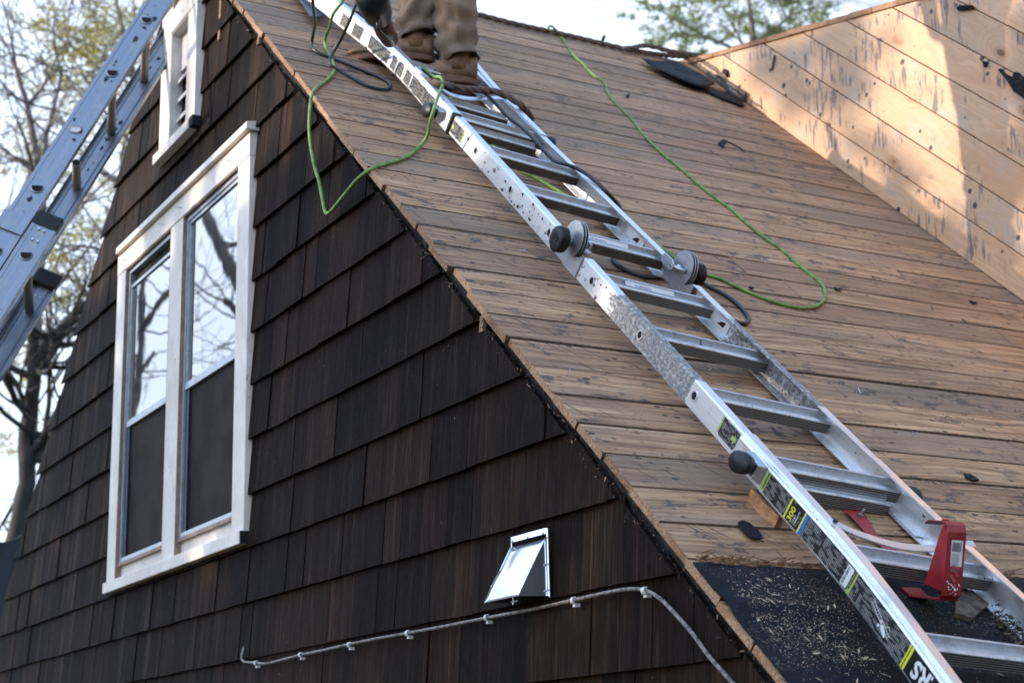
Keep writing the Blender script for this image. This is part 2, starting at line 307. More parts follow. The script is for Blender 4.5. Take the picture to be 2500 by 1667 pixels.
MAT['cable'] = simple('painted conduit', (.17, .145, .125), .6, 0, .75, 110, .6); MAT['clip'] = simple('white cable clip', (.62, .60, .58), .5, 0, .2)
MAT['paper'] = simple('white sticker', (.66, .66, .66), .5, 0, .08); MAT['label'] = label_material()
MAT['yellow'] = simple('yellow print', (.62, .62, .03), .5, 0, .08); MAT['blue'] = simple('blue print', (.02, .12, .5), .5, 0, .08); MAT['lime'] = simple('lime print', (.33, .42, .10), .5, 0, .1)
MAT['tape'] = simple('yellowed tape', (.55, .42, .16), .6)
MAT['cloth'] = cloth_material(); MAT['boot'] = boot_material(); MAT['sole'] = simple('boot sole rubber', (.13, .055, .035), .7, 0, .3, 40)
MAT['skin'] = simple('skin', (.5, .3, .22), .5, 0, .1); MAT['jacket'] = simple('dark work jacket', (.05, .055, .06), .8)
MAT['glassb'] = glass_material('sky mirror glass', (.02, .025, .03)); MAT['screen'] = simple('dark insect screen', (.013, .011, .010), .7, 0, .7, 6, Specular_IOR_Level=.1)
MAT['sash'] = simple('grey aluminium sash', (.34, .37, .41), .4, .5, .15); MAT['jamb'] = simple('bare wood jamb', (.30, .215, .165), .7, 0, .25, 20)
MAT['track'] = simple('dark blue sash track', (.012, .022, .036), .35)
MAT['bark'] = bark_material('dark wet bark', (.020, .018, .016), (.055, .052, .048)); MAT['barkl'] = bark_material('glare paled grey brown twigs', (.13, .12, .115), (.26, .235, .215))  # second bark is paled in its colour to imitate blur and overexposure
MAT['needle'] = leaf_material('yellow green needles', (.22, .21, .035), (.50, .44, .10)); MAT['needled'] = leaf_material('blue green needles', (.09, .13, .035), (.24, .28, .07))
MAT['ragged'] = simple('rotten felt edge', (.028, .021, .017), .95, 0, .7, 60, 1.0); MAT['splinter'] = simple('broken wood', (.24, .13, .07), .85, 0, .5, 90)
MAT['block'] = simple('offcut side grain', (.40, .20, .085), .7, 0, .4, 50); MAT['ground'] = simple('leaf strewn grass', (.07, .06, .035), .95, 0, .4, 3)
MAT['flash'] = simple('brown flashing', (.060, .050, .043), .6, 0, .3, 30); MAT['dust'] = simple('sawdust', (.50, .37, .25), .9, 0, .3, 5)
MAT['bluesheet'] = simple('blue grey sheet metal', (.06, .085, .12), .45, .3, .3, 12)
MAT['steel_dirt'] = simple('tar and dirt', (.05, .048, .046), .8, 0, .7, 90)
MAT['joint'] = simple('dirty board edge', (.085, .050, .030), .9, 0, .5, 60)
MAT['maroon'] = simple('dark maroon plastic', (.05, .008, .010), .4, 0, .2)
MAT['rotwood'] = simple('grey rotten wood', (.10, .075, .055), .9, 0, .6, 50, .8)
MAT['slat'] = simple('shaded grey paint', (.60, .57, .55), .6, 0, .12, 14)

# ------------------------------------------------------------------ mesh helpers
class MB:
    def __init__(s): s.v = []; s.f = []; s.m = []
    def add(s, vs, fs, mi=0):
        o = len(s.v); s.v += [tuple(map(float, p)) for p in vs]; s.f += [tuple(i+o for i in q) for q in fs]
        s.m += (mi if isinstance(mi, list) else [mi]*len(fs)); return s
    def box(s, lo, hi, mi=0):
        x0, y0, z0 = lo; x1, y1, z1 = hi
        s.add([(x0,y0,z0),(x1,y0,z0),(x1,y1,z0),(x0,y1,z0),(x0,y0,z1),(x1,y0,z1),(x1,y1,z1),(x0,y1,z1)],
              [(0,3,2,1),(4,5,6,7),(0,1,5,4),(1,2,6,5),(2,3,7,6),(3,0,4,7)], mi); return s
    def hexa(s, b, t, mi=0):     # bottom loop, top loop (same length)
        n = len(b); s.add(list(b)+list(t), [tuple(range(n))[::-1], tuple(range(n, 2*n))]+[(i, (i+1) % n, n+(i+1) % n, n+i) for i in range(n)], mi); return s
    def tube(s, pts, rad, seg=8, cap=True, mi=0, lobes=0, twist=0):
        P = [Vector(p) for p in pts]; n = len(P); R = rad if isinstance(rad, (list, tuple)) else [rad]*n
        t = (P[1]-P[0]).normalized(); up = Vector((0, 0, 1)) if abs(t.z) < .9 else Vector((1, 0, 0)); a = t.cross(up).normalized(); vs = []; dist = 0
        for i in range(n):
            t = (P[min(i+1, n-1)]-P[max(i-1, 0)])
            t = t.normalized() if t.length > 1e-9 else Vector((0, 0, 1)); a = (a-a.dot(t)*t); a = a.normalized() if a.length > 1e-6 else t.orthogonal().normalized(); b = t.cross(a)
            if i: dist += (P[i]-P[i-1]).length
            for k in range(seg):
                an = 2*PI*k/seg; r = R[i]
                if lobes: r *= 1+.20*math.cos(lobes*(an-dist*twist))
                vs.append(P[i]+a*math.cos(an)*r+b*math.sin(an)*r)
        fs = [(i*seg+k, i*seg+(k+1) % seg, (i+1)*seg+(k+1) % seg, (i+1)*seg+k) for i in range(n-1) for k in range(seg)]
        if cap: fs += [tuple(range(seg))[::-1], tuple((n-1)*seg+k for k in range(seg))]
        s.add(vs, fs, mi); return s
    def cyl(s, c, ax, r, h, seg=20, r2=None, mi=0):
        c = Vector(c); ax = Vector(ax).normalized(); return s.tube([c, c+ax*h], [r, r if r2 is None else r2], seg, True, mi)
    def build(s, name, mats, parent=None, smooth=False, bevel=0, matrix=None):
        me = bpy.data.meshes.new(name); me.from_pydata(s.v, [], s.f)
        for m in (mats if isinstance(mats, (list, tuple)) else [mats]): me.materials.append(MAT[m] if isinstance(m, str) else m)
        me.polygons.foreach_set('material_index', s.m); me.update()
        if smooth: me.polygons.foreach_set('use_smooth', [True]*len(s.f))
        o = bpy.data.objects.new(name, me); COL.objects.link(o); o.parent = parent
        if matrix is not None: o.matrix_local = matrix
        if bevel:
            b = o.modifiers.new('bevel', 'BEVEL'); b.width = bevel; b.segments = 2; b.limit_method = 'ANGLE'; b.angle_limit = math.radians(40)
        return o
def tag(o, label=None, cat=None, group=None, kind=None):
    if label: o['label'] = label
    if cat: o['category'] = cat
    if group: o['group'] = group
    if kind: o['kind'] = kind
    return o
def empty(name, matrix=None, label=None, cat=None, group=None):
    o = bpy.data.objects.new(name, None); COL.objects.link(o); o.empty_display_size = .1
    if matrix is not None: o.matrix_world = matrix
    return tag(o, label, cat, group)
def clip(poly, nx, ny, c):      # keep nx*x+ny*y <= c
    out = []
    for i in range(len(poly)):
        a = poly[i]; b = poly[(i+1) % len(poly)]; da = nx*a[0]+ny*a[1]-c; db = nx*b[0]+ny*b[1]-c
        if da <= 0: out.append(a)
        if (da < 0 < db) or (db < 0 < da):
            t = da/(da-db); out.append((a[0]+(b[0]-a[0])*t, a[1]+(b[1]-a[1])*t))
    return out
def spline(pts, step=.02):
    P = [Vector(p) for p in pts]; out = []
    for i in range(len(P)-1):
        p0 = P[max(i-1, 0)]; p1 = P[i]; p2 = P[i+1]; p3 = P[min(i+2, len(P)-1)]; n = max(2, int((p2-p1).length/step))
        for k in range(n):
            t = k/n; out.append(.5*((2*p1)+(p2-p0)*t+(2*p0-5*p1+4*p2-p3)*t*t+(-p0+3*p1-3*p2+p3)*t**3))
    out.append(P[-1]); return out
def reuse(src, name, parent, matrix=None):
    c = src.copy(); c.name = name; COL.objects.link(c); c.parent = parent
    if matrix is not None: c.matrix_local = matrix
    return c
def rw(s_, t_, n_=0.0): return P0+S*s_+T*t_+N*n_
def lw(a, w, n=0.0): return LO+LA*a+LW_*w+LN*n

# ------------------------------------------------------------------ setting
g = MB(); g.add([(-400,-400,0),(400,-400,0),(400,400,0),(-400,400,0)], [(0,1,2,3)]); tag(g.build('ground', 'ground'), kind='structure')

# ------------------------------------------------------------------ the house
house = empty('house', Matrix.Identity(4), 'dark brown shingled house with stripped plank roof and sunlit dormer side', 'house')
RS, EAVE = -2.66, 3.3                                           # ridge and eave along the slope
apex = rw(RS, 0); eave = rw(EAVE, 0)
LB = [(-8.765, .745), (-8.48, 1.112), (-8.246, 1.291), (-8.058, 1.474), (-7.845, 1.648), (-7.636, 1.84), (-7.433, 2.023), (-6.83, 2.577), (-6.616, 2.763), (-6.422, 2.964)]
LB = [(x, z+3) for x, z in LB]
lx0, lz0 = LB[0]; lsl = (LB[-1][1]-lz0)/(LB[-1][0]-lx0)
lowz = 1.9; lxb = lx0-(lz0-lowz)/lsl
out = [(lxb, 0.0), (eave[0]-.15, 0.0), (eave[0]-.15, eave[2]-.2), (apex[0], apex[2]-.05), (LB[-1][0]+.02, LB[-1][1]-.02), (lxb, lowz)]
b = MB(); b.hexa([(x, 0.0, z) for x, z in out], [(x, 6.0, z) for x, z in out]); gable = b.build('gable_wall', 'dark', house)
# left roof slope behind the left rake
lr = MB(); lr.hexa([(LB[-1][0], .01, LB[-1][1]), (apex[0], .01, apex[2]-.05), (apex[0], 6.2, apex[2]-.05), (LB[-1][0], 6.2, LB[-1][1])], [(LB[-1][0], .01, LB[-1][1]+.02), (apex[0], .01, apex[2]), (apex[0], 6.2, apex[2]), (LB[-1][0], 6.2, LB[-1][1]+.02)])
lr.hexa([(lxb, .01, lowz), (LB[-1][0], .01, LB[-1][1]), (LB[-1][0], 6.2, LB[-1][1]), (lxb, 6.2, lowz)], [(lxb-.02, .01, lowz+.02), (LB[-1][0]-.02, .01, LB[-1][1]+.02), (LB[-1][0]-.02, 6.2, LB[-1][1]+.02), (lxb-.02, 6.2, lowz+.02)])
lr.build('left_roof_slope', 'felt', house)

# shingles in courses, every one its own board
CZ = [-.70, -.52, -.34, -.16, .02, .197, .376, .558, .737, .913, 1.10, 1.285, 1.468, 1.65, 1.842, 2.03, 2.215, 2.395, 2.577, 2.762, 2.96, 3.15, 3.34]
CZ = [z+3 for z in CZ]
def leftx(z):
    return lx0+(z-lz0)/lsl
p0x, p0z = P0[0], P0[2]; tn = math.tan(TH)
win = (-6.680, -5.081, 3.750, 5.243); lou = (-6.126, -5.679, 5.442, 6.118)
shing = []
for k, z0 in enumerate(CZ[:-1]):
    z1 = CZ[k+1]; x = leftx(z0)-.02+random.uniform(-.02, .0); xe = p0x+(p0z-z0)/tn
    while x < xe:
        w = random.choice([.10, .13, .15, .17, .19, .22, .26])*random.uniform(.9, 1.1); gap = random.choice([.0006, .0008, .0012, .0025])
        jz = random.uniform(-.0014, .0014); tl = random.uniform(-.0012, .0012)
        poly = [(x+gap, z0+jz), (x+w-gap, z0+jz+tl), (x+w-gap, z1+.045), (x+gap, z1+.045)]
        # right rake
        poly = clip(poly, math.sin(TH), math.cos(TH), math.sin(TH)*p0x+math.cos(TH)*p0z-.045+random.uniform(-.006, .004))
        # left rake (stepped edge: clip against a steep line through the course ends)
        if x < leftx(z0)+.7 and len(poly) > 2:
            nx, nz = -(lsl), 1.0; L_ = math.hypot(nx, nz); poly = clip(poly, nx/L_, nz/L_, (nx*lx0+nz*lz0)/L_+.012)
        pieces = [poly] if len(poly) > 2 else []
        for (a, c, d, e) in (win, lou):
            nxt = []
            for q in pieces:
                xs = [p[0] for p in q]; zs = [p[1] for p in q]
                if max(xs) < a or min(xs) > c or max(zs) < d or min(zs) > e: nxt.append(q); continue
                mid = clip(clip(q, -1, 0, -a), 1, 0, c)
                for r_ in (clip(q, 1, 0, a), clip(q, -1, 0, -c), clip(mid, 0, 1, d) if len(mid) > 2 else [], clip(mid, 0, -1, -e) if len(mid) > 2 else []):
                    if len(r_) > 2:
                        ar_ = abs(sum(r_[i][0]*r_[(i+1) % len(r_)][1]-r_[(i+1) % len(r_)][0]*r_[i][1] for i in range(len(r_))))/2
                        if ar_ > .0004: nxt.append(r_)
            pieces = nxt
        for q in pieces: shing.append((q, z0, z1, k))
        x += w
def shingle_mesh(mb, poly, z0, z1, jut):
    fr, bk = [], []
    for (x, z) in poly:
        u = min(1.25, (z-z0)/(z1-z0)); yf = -.031-jut+.0145*u; fr.append((x, yf, z)); bk.append((x, yf+.0090, z))
    n = len(poly); mb.add(fr+bk, [tuple(range(n)), tuple(range(n, 2*n))[::-1]]+[(i, n+i, n+(i+1) % n, (i+1) % n) for i in range(n)])
def shown(poly):
    cx = sum(p[0] for p in poly)/len(poly); cz = sum(p[1] for p in poly)/len(poly)
    v = np.array([cx, 0, cz])-CAM; d = v @ _f; px = 1250+FPX*(v @ _r2)/d; py = 833.5-FPX*(v @ _u2)/d
    area = 0
    for i in range(len(poly)):
        a = poly[i]; b2 = poly[(i+1) % len(poly)]; area += a[0]*b2[1]-b2[0]*a[1]
    return (-60 < px < 2560 and -60 < py < 1727), abs(area)/d**2
rank = []
for sh in shing:
    vis, ar = shown(sh[0]); rank.append((not vis, -ar, sh))
rank.sort(key=lambda q: (q[0], q[1])); rest = MB()
for i, (nv, ar, sh) in enumerate(rank):
    jut = random.choice([0, 0, 0, .001, .002, .004])
    if i < 285 and not nv:
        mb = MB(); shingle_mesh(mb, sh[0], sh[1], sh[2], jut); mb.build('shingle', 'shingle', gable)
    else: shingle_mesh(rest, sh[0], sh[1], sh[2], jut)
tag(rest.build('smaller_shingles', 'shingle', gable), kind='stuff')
# split, unstained cedar showing where corners broke away
for (px, py, hgt) in ((1172, 790, .045), (534, 40, .20), (628, 97, .04)):
    x, z = wall(px, py, -.03); mb = MB(); mb.hexa([(x-.008, -.030, z-hgt/2), (x+.012, -.030, z-hgt/2), (x+.012, -.018, z-hgt/2), (x-.008, -.018, z-hgt/2)], [(x-.010, -.024, z+hgt/2), (x+.008, -.024, z+hgt/2), (x+.008, -.012, z+hgt/2), (x-.010, -.012, z+hgt/2)])
    mb.build('split_cedar', 'splinter', gable)

# roof deck: planks run back from the gable edge
roof = MB(); roof.box((RS, -.005, -.06), (EAVE, 6.2, -.0195)); roof = roof.build('roof', 'dark', house, matrix=MROOF)
seams = [RS, -2.53, -2.41, -2.28, -2.15, -2.02, -1.886, -1.755, -1.623, -1.507, -1.357, -1.231, -1.087, -.946, -.802, -.66, -.53, -.401, -.265, -.132, -.001, .127, .27, .403, .538, .665, .798, .937, 1.066, 1.193, 1.327, 1.46, 1.589, 1.725, 1.86, 1.995, 2.13, 2.265, 2.40, 2.535, 2.67, 2.805, 2.94, 3.075, 3.21, EAVE]
CHY = 2.43                                                     # dormer side stands at this depth
def plank(s0, s1, t0, t1, rag, parent=roof):
    g0 = random.choice([.0008, .0012, .0018, .0028]); lift = random.uniform(-.0015, .0015); n = 10; vs = []; cup = random.uniform(0, .0012)
    for i in range(n+1):
        t = t0+(t1-t0)*i/n; cup = max(0, cup+random.uniform(-.0004, .0004)); e0 = g0+random.uniform(-.0006, .0012); e1 = g0+random.uniform(-.0006, .0012)
        tt0 = t+(rag if i == 0 else 0)
        b0 = .0018+random.uniform(0, .0012); b1 = .0018+random.uniform(0, .0012); vs += [(s0+e0, tt0, -.0185), (s0+e0, tt0, lift-.0032), (s0+e0+b0, tt0, lift+cup), (s1-e1-b1, tt0+(random.uniform(-.006, .004) if i == 0 else 0), lift+cup), (s1-e1, tt0, lift-.0032), (s1-e1, tt0, -.0185)]
    fs = [(i*6+k, i*6+(k+1) % 6, (i+1)*6+(k+1) % 6, (i+1)*6+k) for i in range(n) for k in range(6)]; m = [(0 if k == 2 else 2) for i in range(n) for k in range(6)]
    fs += [tuple(range(6))[::-1], tuple(n*6+k for k in range(6))]; m += [1, 1]
    mb = MB(); mb.add(vs, fs, m); return mb.build('plank', ['deck', 'end', 'joint'], parent)
for i in range(len(seams)-1):
    s0, s1 = seams[i], seams[i+1]; tend = CHY+.06 if s1 < 0.1 or True and s0 < 1.4 else 4.6
    if s0 > -.25: tend = 5.2
    elif s0 <= -.25: tend = CHY+.05
    cuts = [0.0]; t = random.uniform(1.6, 3.4)
    if t < tend-.5: cuts.append(t)
    if random.random() < .45 and .5 < t-1.1: cuts.insert(1, t-random.uniform(.9, 1.2))
    cuts = [q for q in cuts if q < tend-.4]
    cuts.append(tend)
    for j in range(len(cuts)-1):
        rag = random.uniform(-.012, .009) if j == 0 else 0
        plank(s0, s1, cuts[j]-.030 if j == 0 else cuts[j]+.001, cuts[j+1]-.001, rag)
# end splits on the gable edge, rot and ragged felt below it
rg = MB(); vs = []; nn_ = 900
for i in range(nn_+1):
    a = RS+(EAVE-RS)*i/nn_; h0 = .020+.012*noise.noise(Vector((a*9, 0, 0)))+.007*noise.noise(Vector((a*60, 4, 0)))+.004*random.random()
    y = -.010-.006*noise.noise(Vector((a*25, 9, 0)))-.005*random.random(); vs += [(a, 0, -.0200), (a, y-.004, -.0200), (a, y-.006*random.random(), -.0200-h0*.5), (a, y+.004, -.0200-h0), (a, 0, -.0200-h0)]
rg.add(vs, [(i*5+k, (i+1)*5+k, (i+1)*5+(k+1) % 5, i*5+(k+1) % 5) for i in range(nn_) for k in range(5)])
tag(rg.build('ragged_felt_edge', 'ragged', roof), kind='stuff')
sh = MB()
for i in range(1100):
    s_ = RS+(EAVE-RS)*(1-random.random()**1.6); n_ = -.026-.030*random.random(); y = -.024-random.random()*.014; ln = random.uniform(.003, .013); w_ = random.uniform(.0006, .002)
    d = Vector((random.uniform(-1, 1), random.uniform(-.7, .1), random.uniform(-1, .4))).normalized()*ln; o = Vector((s_, y, n_))
    e = d.orthogonal().normalized()*w_; sh.add([o-e, o+e, o+d+e*.3, o+d-e*.3], [(0, 1, 2, 3)], random.choice([0, 0, 0, 0, 0, 1]))
tag(sh.build('felt_shreds', ['ragged', 'splinter'], roof), kind='stuff')
sp = MB()
for i in range(260):                                            # rot and splinters where the last plank ends
    s_ = 1.60+random.gauss(0, .008); t_ = -.02+abs(random.gauss(0, .22)) if random.random() < .7 else random.uniform(0, 1.0)
    o = Vector((s_, t_, random.uniform(-.004, .008))); d = Vector((random.gauss(0, .4), 1, random.gauss(0, .25))).normalized()*random.uniform(.008, .045); e = Vector((1, 0, .3)).normalized()*random.uniform(.0008, .003)
    u_ = Vector((0, 0, .003)); sp.add([o-e, o+e, o+d+e*.2, o+d-e*.2, o+u_, o+d+u_], [(0, 1, 2, 3), (0, 4, 5, 3), (1, 2, 5, 4)])
tag(sp.build('rotten_splinters', 'splinter', roof), kind='stuff')

for (px, py) in ((2252, 662), (2102, 958), (1870, 642), (1660, 905), (1335, 860), (1395, 905), (1270, 610), (1120, 500), (2470, 1003), (2228, 1061), (1730, 903), (1560, 300), (1255, 120), (1190, 92)):
    s_, t_ = roofp(px, py, .003); an = random.uniform(0, 6.28); d = Vector((math.cos(an), math.sin(an), .45)).normalized()*random.uniform(.010, .022); o = Vector((s_, t_, .001)); mb = MB()
    mb.tube([o, o+d*.6, o+d], .0013, 6); mb.tube([o+d, o+d*1.06], .0032, 8); mb.build('nail', 'zinc', roof)
# felt underlay sheet on the lower roof
def sheet(name, s0, s1, t0, t1, ns, nt, hf, mat, parent, th=.003):
    vs = []
    for i in range(ns+1):
        for j in range(nt+1):
            s_ = s0+(s1-s0)*i/ns; t_ = t0+(t1-t0)*j/nt; ds, h = hf(s_, t_); vs.append((s_+ds, t_, h))
    m_ = len(vs); vs += [(p[0], p[1], p[2]-th) for p in vs]; fs = []
    for i in range(ns):
        for j in range(nt):
            q = (i*(nt+1)+j, (i+1)*(nt+1)+j, (i+1)*(nt+1)+j+1, i*(nt+1)+j+1); fs.append(q); fs.append(tuple(m_+k for k in q[::-1]))
    for j in range(nt): fs.append((j, j+1, m_+j+1, m_+j))
    for i in range(ns): fs.append((i*(nt+1), m_+i*(nt+1), m_+(i+1)*(nt+1), (i+1)*(nt+1)))
    mb = MB(); mb.add(vs, fs); return mb.build(name, mat, parent, smooth=True)
def feltf(s_, t_):
    e = max(0, 1-(s_-1.6)/.05); ds = e*(.006*math.sin(t_*7)+.004*noise.noise(Vector((t_*11, 3, 1))))
    fold = math.exp(-((s_-1.745-.03*math.sin(t_*3.5)-.01*t_)/.016)**2)*.013*max(0, 1-t_/.55)
    return ds, .004+fold+.004*max(0, 1-t_/.5)*noise.noise(Vector((s_*5, t_*3, 2)))+.002*noise.noise(Vector((s_*14, t_*9, 5)))+e*.004
felt = sheet('roofing_felt', 1.612, EAVE+.03, -.0345, 5.2, 60, 120, feltf, 'felt', roof)
du = MB()
for i in range(5200):
    r_ = random.random()
    if r_ < .45: s_ = 1.80+random.gauss(0, .075); t_ = abs(random.gauss(.09, .12))
    elif r_ < .6: s_ = 1.64+random.gauss(0, .05); t_ = random.uniform(0, 1.6)
    elif r_ < .66: s_ = 1.90+random.gauss(0, .03); t_ = .16+random.gauss(0, .04)
    else: s_ = random.uniform(1.63, 2.5); t_ = random.uniform(-.01, 1.5)
    if s_ < 1.63: continue
    big = random.random() < .02; sz = random.uniform(.004, .013) if big else random.uniform(.0005, .0017); an = random.uniform(0, PI); _, h = feltf(s_, t_); asp = random.uniform(.12, .3) if big else random.uniform(.3, .9)
    c, q = math.cos(an)*sz, math.sin(an)*sz; z = h+.0018+random.random()*.001
    du.add([(s_-c, t_-q, z), (s_+q*asp, t_-c*asp, z+.0006), (s_+c, t_+q, z+.0004), (s_-q*asp, t_+c*asp, z)], [(0, 1, 2, 3)])
for i in range(1500):
    s_ = random.uniform(.2, 1.6) if random.random() < .7 else random.uniform(-2, 1.6); t_ = random.uniform(0, 1.6); sz = random.uniform(.0006, .0018); an = random.uniform(0, PI); c, q = math.cos(an)*sz, math.sin(an)*sz*.6
    du.add([(s_-c, t_-q, .0035), (s_+q*.5, t_-c*.5, .004), (s_+c, t_+q, .004), (s_-q*.5, t_+c*.5, .0036)], [(0, 1, 2, 3)])
sd = du.build('sawdust', 'dust', None, matrix=None); sd.matrix_world = MROOF; tag(sd, 'pale sawdust and chips scattered over the black felt and planks', 'sawdust', kind='stuff')

# ------------------------------------------------------------------ dormer
dorm = empty('dormer', Matrix.Identity(4)); dorm.parent = house
def cheekpt(px, py):
    d = ray(px, py); t = (CHY-CAM[1])/d[1]; p = CAM+d*t; return (float(p[0]), float(p[2]))
# frame of the side wall: X down the slope, Y up across the boards
MCH = mat4(S, np.array([math.sin(TH), 0, math.cos(TH)]), -T, np.array([P0[0], CHY, P0[2]]))
def tochk(p): v = np.array([p[0]-P0[0], 0, p[1]-P0[2]]); return (float(v @ S), float(v @ N))
seamlines = [[(1821, 254.6), (2046, 411), (2264, 570), (2500, 733)], [(1770, 134.5), (1922.7, 247), (2122.7, 371), (2413.6, 570)], [(1864.5, 108), (2126, 278), (2355, 425), (2500, 523.6)],
             [(1961, 82), (2137, 185.5), (2319, 302), (2500, 407)], [(2068, 52.7), (2195, 127), (2322.7, 196), (2500, 298)], [(2181, 18), (2341, 112.7), (2500, 189)], [(2333.6, 0), (2500, 83.7)]]
fit = []
for q in seamlines:
    pts = np.array([tochk(cheekpt(*p)) for p in q]); k, c = np.polyfit(pts[:, 0], pts[:, 1], 1); fit.append((k, c))
for j in range(3): fit.append((fit[-1][0], fit[-1][1]+(fit[-1][1]-fit[-2][1])))
te = np.array([tochk(cheekpt(*p)) for p in [(1686, 156), (1864.5, 107), (1962.6, 80), (2068, 51), (2184.4, 18), (2246, 0)]]); tk, tcn = np.polyfit(te[:, 0], te[:, 1], 1)
XE = 1.2
cw = MB(); cx0 = (0.0-tcn)/tk
pb = [(cx0, -.01), (XE, -.01), (XE, tk*XE+tcn), ]
cw.hexa([(x, y, -.06) for x, y in pb], [(x, y, -.024) for x, y in pb]); side = cw.build('side_wall', 'dark', dorm, matrix=MCH)
for i in range(len(fit)-1):
    (k0, c0), (k1, c1) = fit[i], fit[i+1]
    if i == 0: k0, c0 = 0.0, 0.0
    poly = [(-3.4, k0*-3.4+c0+.0017), (XE, k0*XE+c0+.0017), (XE, k1*XE+c1-.0017), (-3.4, k1*-3.4+c1-.0017)]
    poly = clip(poly, -tk, 1, tcn-.001); poly = clip(poly, 0, -1, -.002)
    if len(poly) < 3: continue
    z = random.uniform(-.002, .003); mb = MB(); ins = [(x, y, -.022) for x, y in poly]; mb.hexa(ins, [(x, y, z) for x, y in poly]); mb.build('board', 'cheek', side, bevel=.0028)
# dormer roof boards: their sawn ends show along the top of the side wall
ang = math.atan(tk); ux = np.array([math.cos(ang), math.sin(ang)]); vx = np.array([-math.sin(ang), math.cos(ang)])
joints = [(1664.5, 152.7), (1698, 142), (1744, 131), (1790, 118), (1833, 107), (1876, 96), (1925, 83), (1972, 69), (2025, 54), (2079, 36), (2133, 20), (2188, 5.5)]
js = []
for p in joints:
    q = np.array(tochk(cheekpt(*p))); js.append(float((q-np.array([0, tcn])) @ ux))
while js[-1] < 2.6/math.cos(ang)*0+js[0]+4.2: js.append(js[-1]+.125)
MDR = MCH @ mat4(np.array([ux[0], ux[1], 0]), np.array([vx[0], vx[1], 0]), np.array([0, 0, 1.0]), np.array([0, tcn, 0]))
droof = MB(); droof.box((js[0], -.004, -2.6), (js[-1], .0, -.03)); droof = droof.build('dormer_roof', 'dark', dorm, matrix=MDR)
for i in range(len(js)-1):
    a, b2 = js[i], js[i+1]; r1 = random.uniform(.006, .018); dz = random.uniform(-.0015, .0015); mb = MB(); w0 = random.uniform(-.002, .002)
    mb.hexa([(a+.001, .0015+dz, r1), (a+.002+w0, .023+dz, r1+.002), (a+.002+w0, .023+dz, -2.6), (a+.001, .0015+dz, -2.6)], [(b2-.0015, .0015+dz, r1), (b2-.001+w0, .023+dz, r1-.001), (b2-.001+w0, .023+dz, -2.6), (b2-.0015, .0015+dz, -2.6)], 0)
    mb.m[-4:] = [1]+mb.m[-3:]
    o = mb.build('plank', ['cheek', 'end'], droof)
    for p_ in o.data.polygons:
        if abs((o.data.vertices[p_.vertices[0]].co.z+o.data.vertices[p_.vertices[2]].co.z)/2) < .03 and all(o.data.vertices[v].co.z > -.1 for v in p_.vertices): p_.material_index = 1

# ------------------------------------------------------------------ twin window
def plate(mb, x0, x1, z0, z1, y0, y1, mi=0): mb.box((x0, y0, z0), (x1, y1, z1), mi)
W0, W1, WZ0, WZ1 = -6.677, -5.084, 3.793, 5.236
I0, I1, I2, I3 = -6.562, -5.957, -5.808, -5.200; HB = 5.112
twin = empty('window', Matrix.Identity(4)); twin.parent = house
def part(name, mat, lst, parent=twin, bevel=.0015):
    mb = MB()
    for q in lst: plate(mb, *q)
    return mb.build(name, mat, parent, bevel=bevel)
part('head_casing', 'paint', [(W0, W1, HB+.001, WZ1-.036, -.046, 0)])
part('side_casing', 'paint', [(W0, I0, WZ0, HB, -.0445, 0)], bevel=.003); part('side_casing', 'paint', [(I3, W1, WZ0, HB, -.0445, 0)], bevel=.003); part('mullion', 'paint', [(I1, I2, WZ0+.002, HB, -.043, 0)], bevel=.003)
ca_, cb_ = wall(283, 601, -.066)[0], wall(601, 289, -.066)[0]; sa_, sb_ = wall(249, 1453, -.062)[0], wall(582, 1333, -.062)[0]
cp = MB(); cp.hexa([(ca_, -.066, WZ1-.034), (cb_, -.066, WZ1-.034), (cb_, 0, WZ1-.034), (ca_, 0, WZ1-.034)], [(ca_, -.064, WZ1-.006), (cb_, -.064, WZ1-.006), (cb_, 0, WZ1+.006), (ca_, 0, WZ1+.006)]); cp.build('drip_cap', 'paint', twin, bevel=.002)
si = MB(); si.hexa([(sa_, -.062, WZ0-.046), (sb_, -.062, WZ0-.046), (sb_, 0, WZ0-.046), (sa_, 0, WZ0-.046)], [(sa_, -.062, WZ0-.001), (sb_, -.062, WZ0-.001), (sb_, 0, WZ0-.001), (sa_, 0, WZ0-.001)]); si.build('sill', 'paint', twin, bevel=.003)
part('sill_horn', 'dark', [(sb_+.001, -5.086, WZ0-.045, WZ0-.002, -.058, 0)])
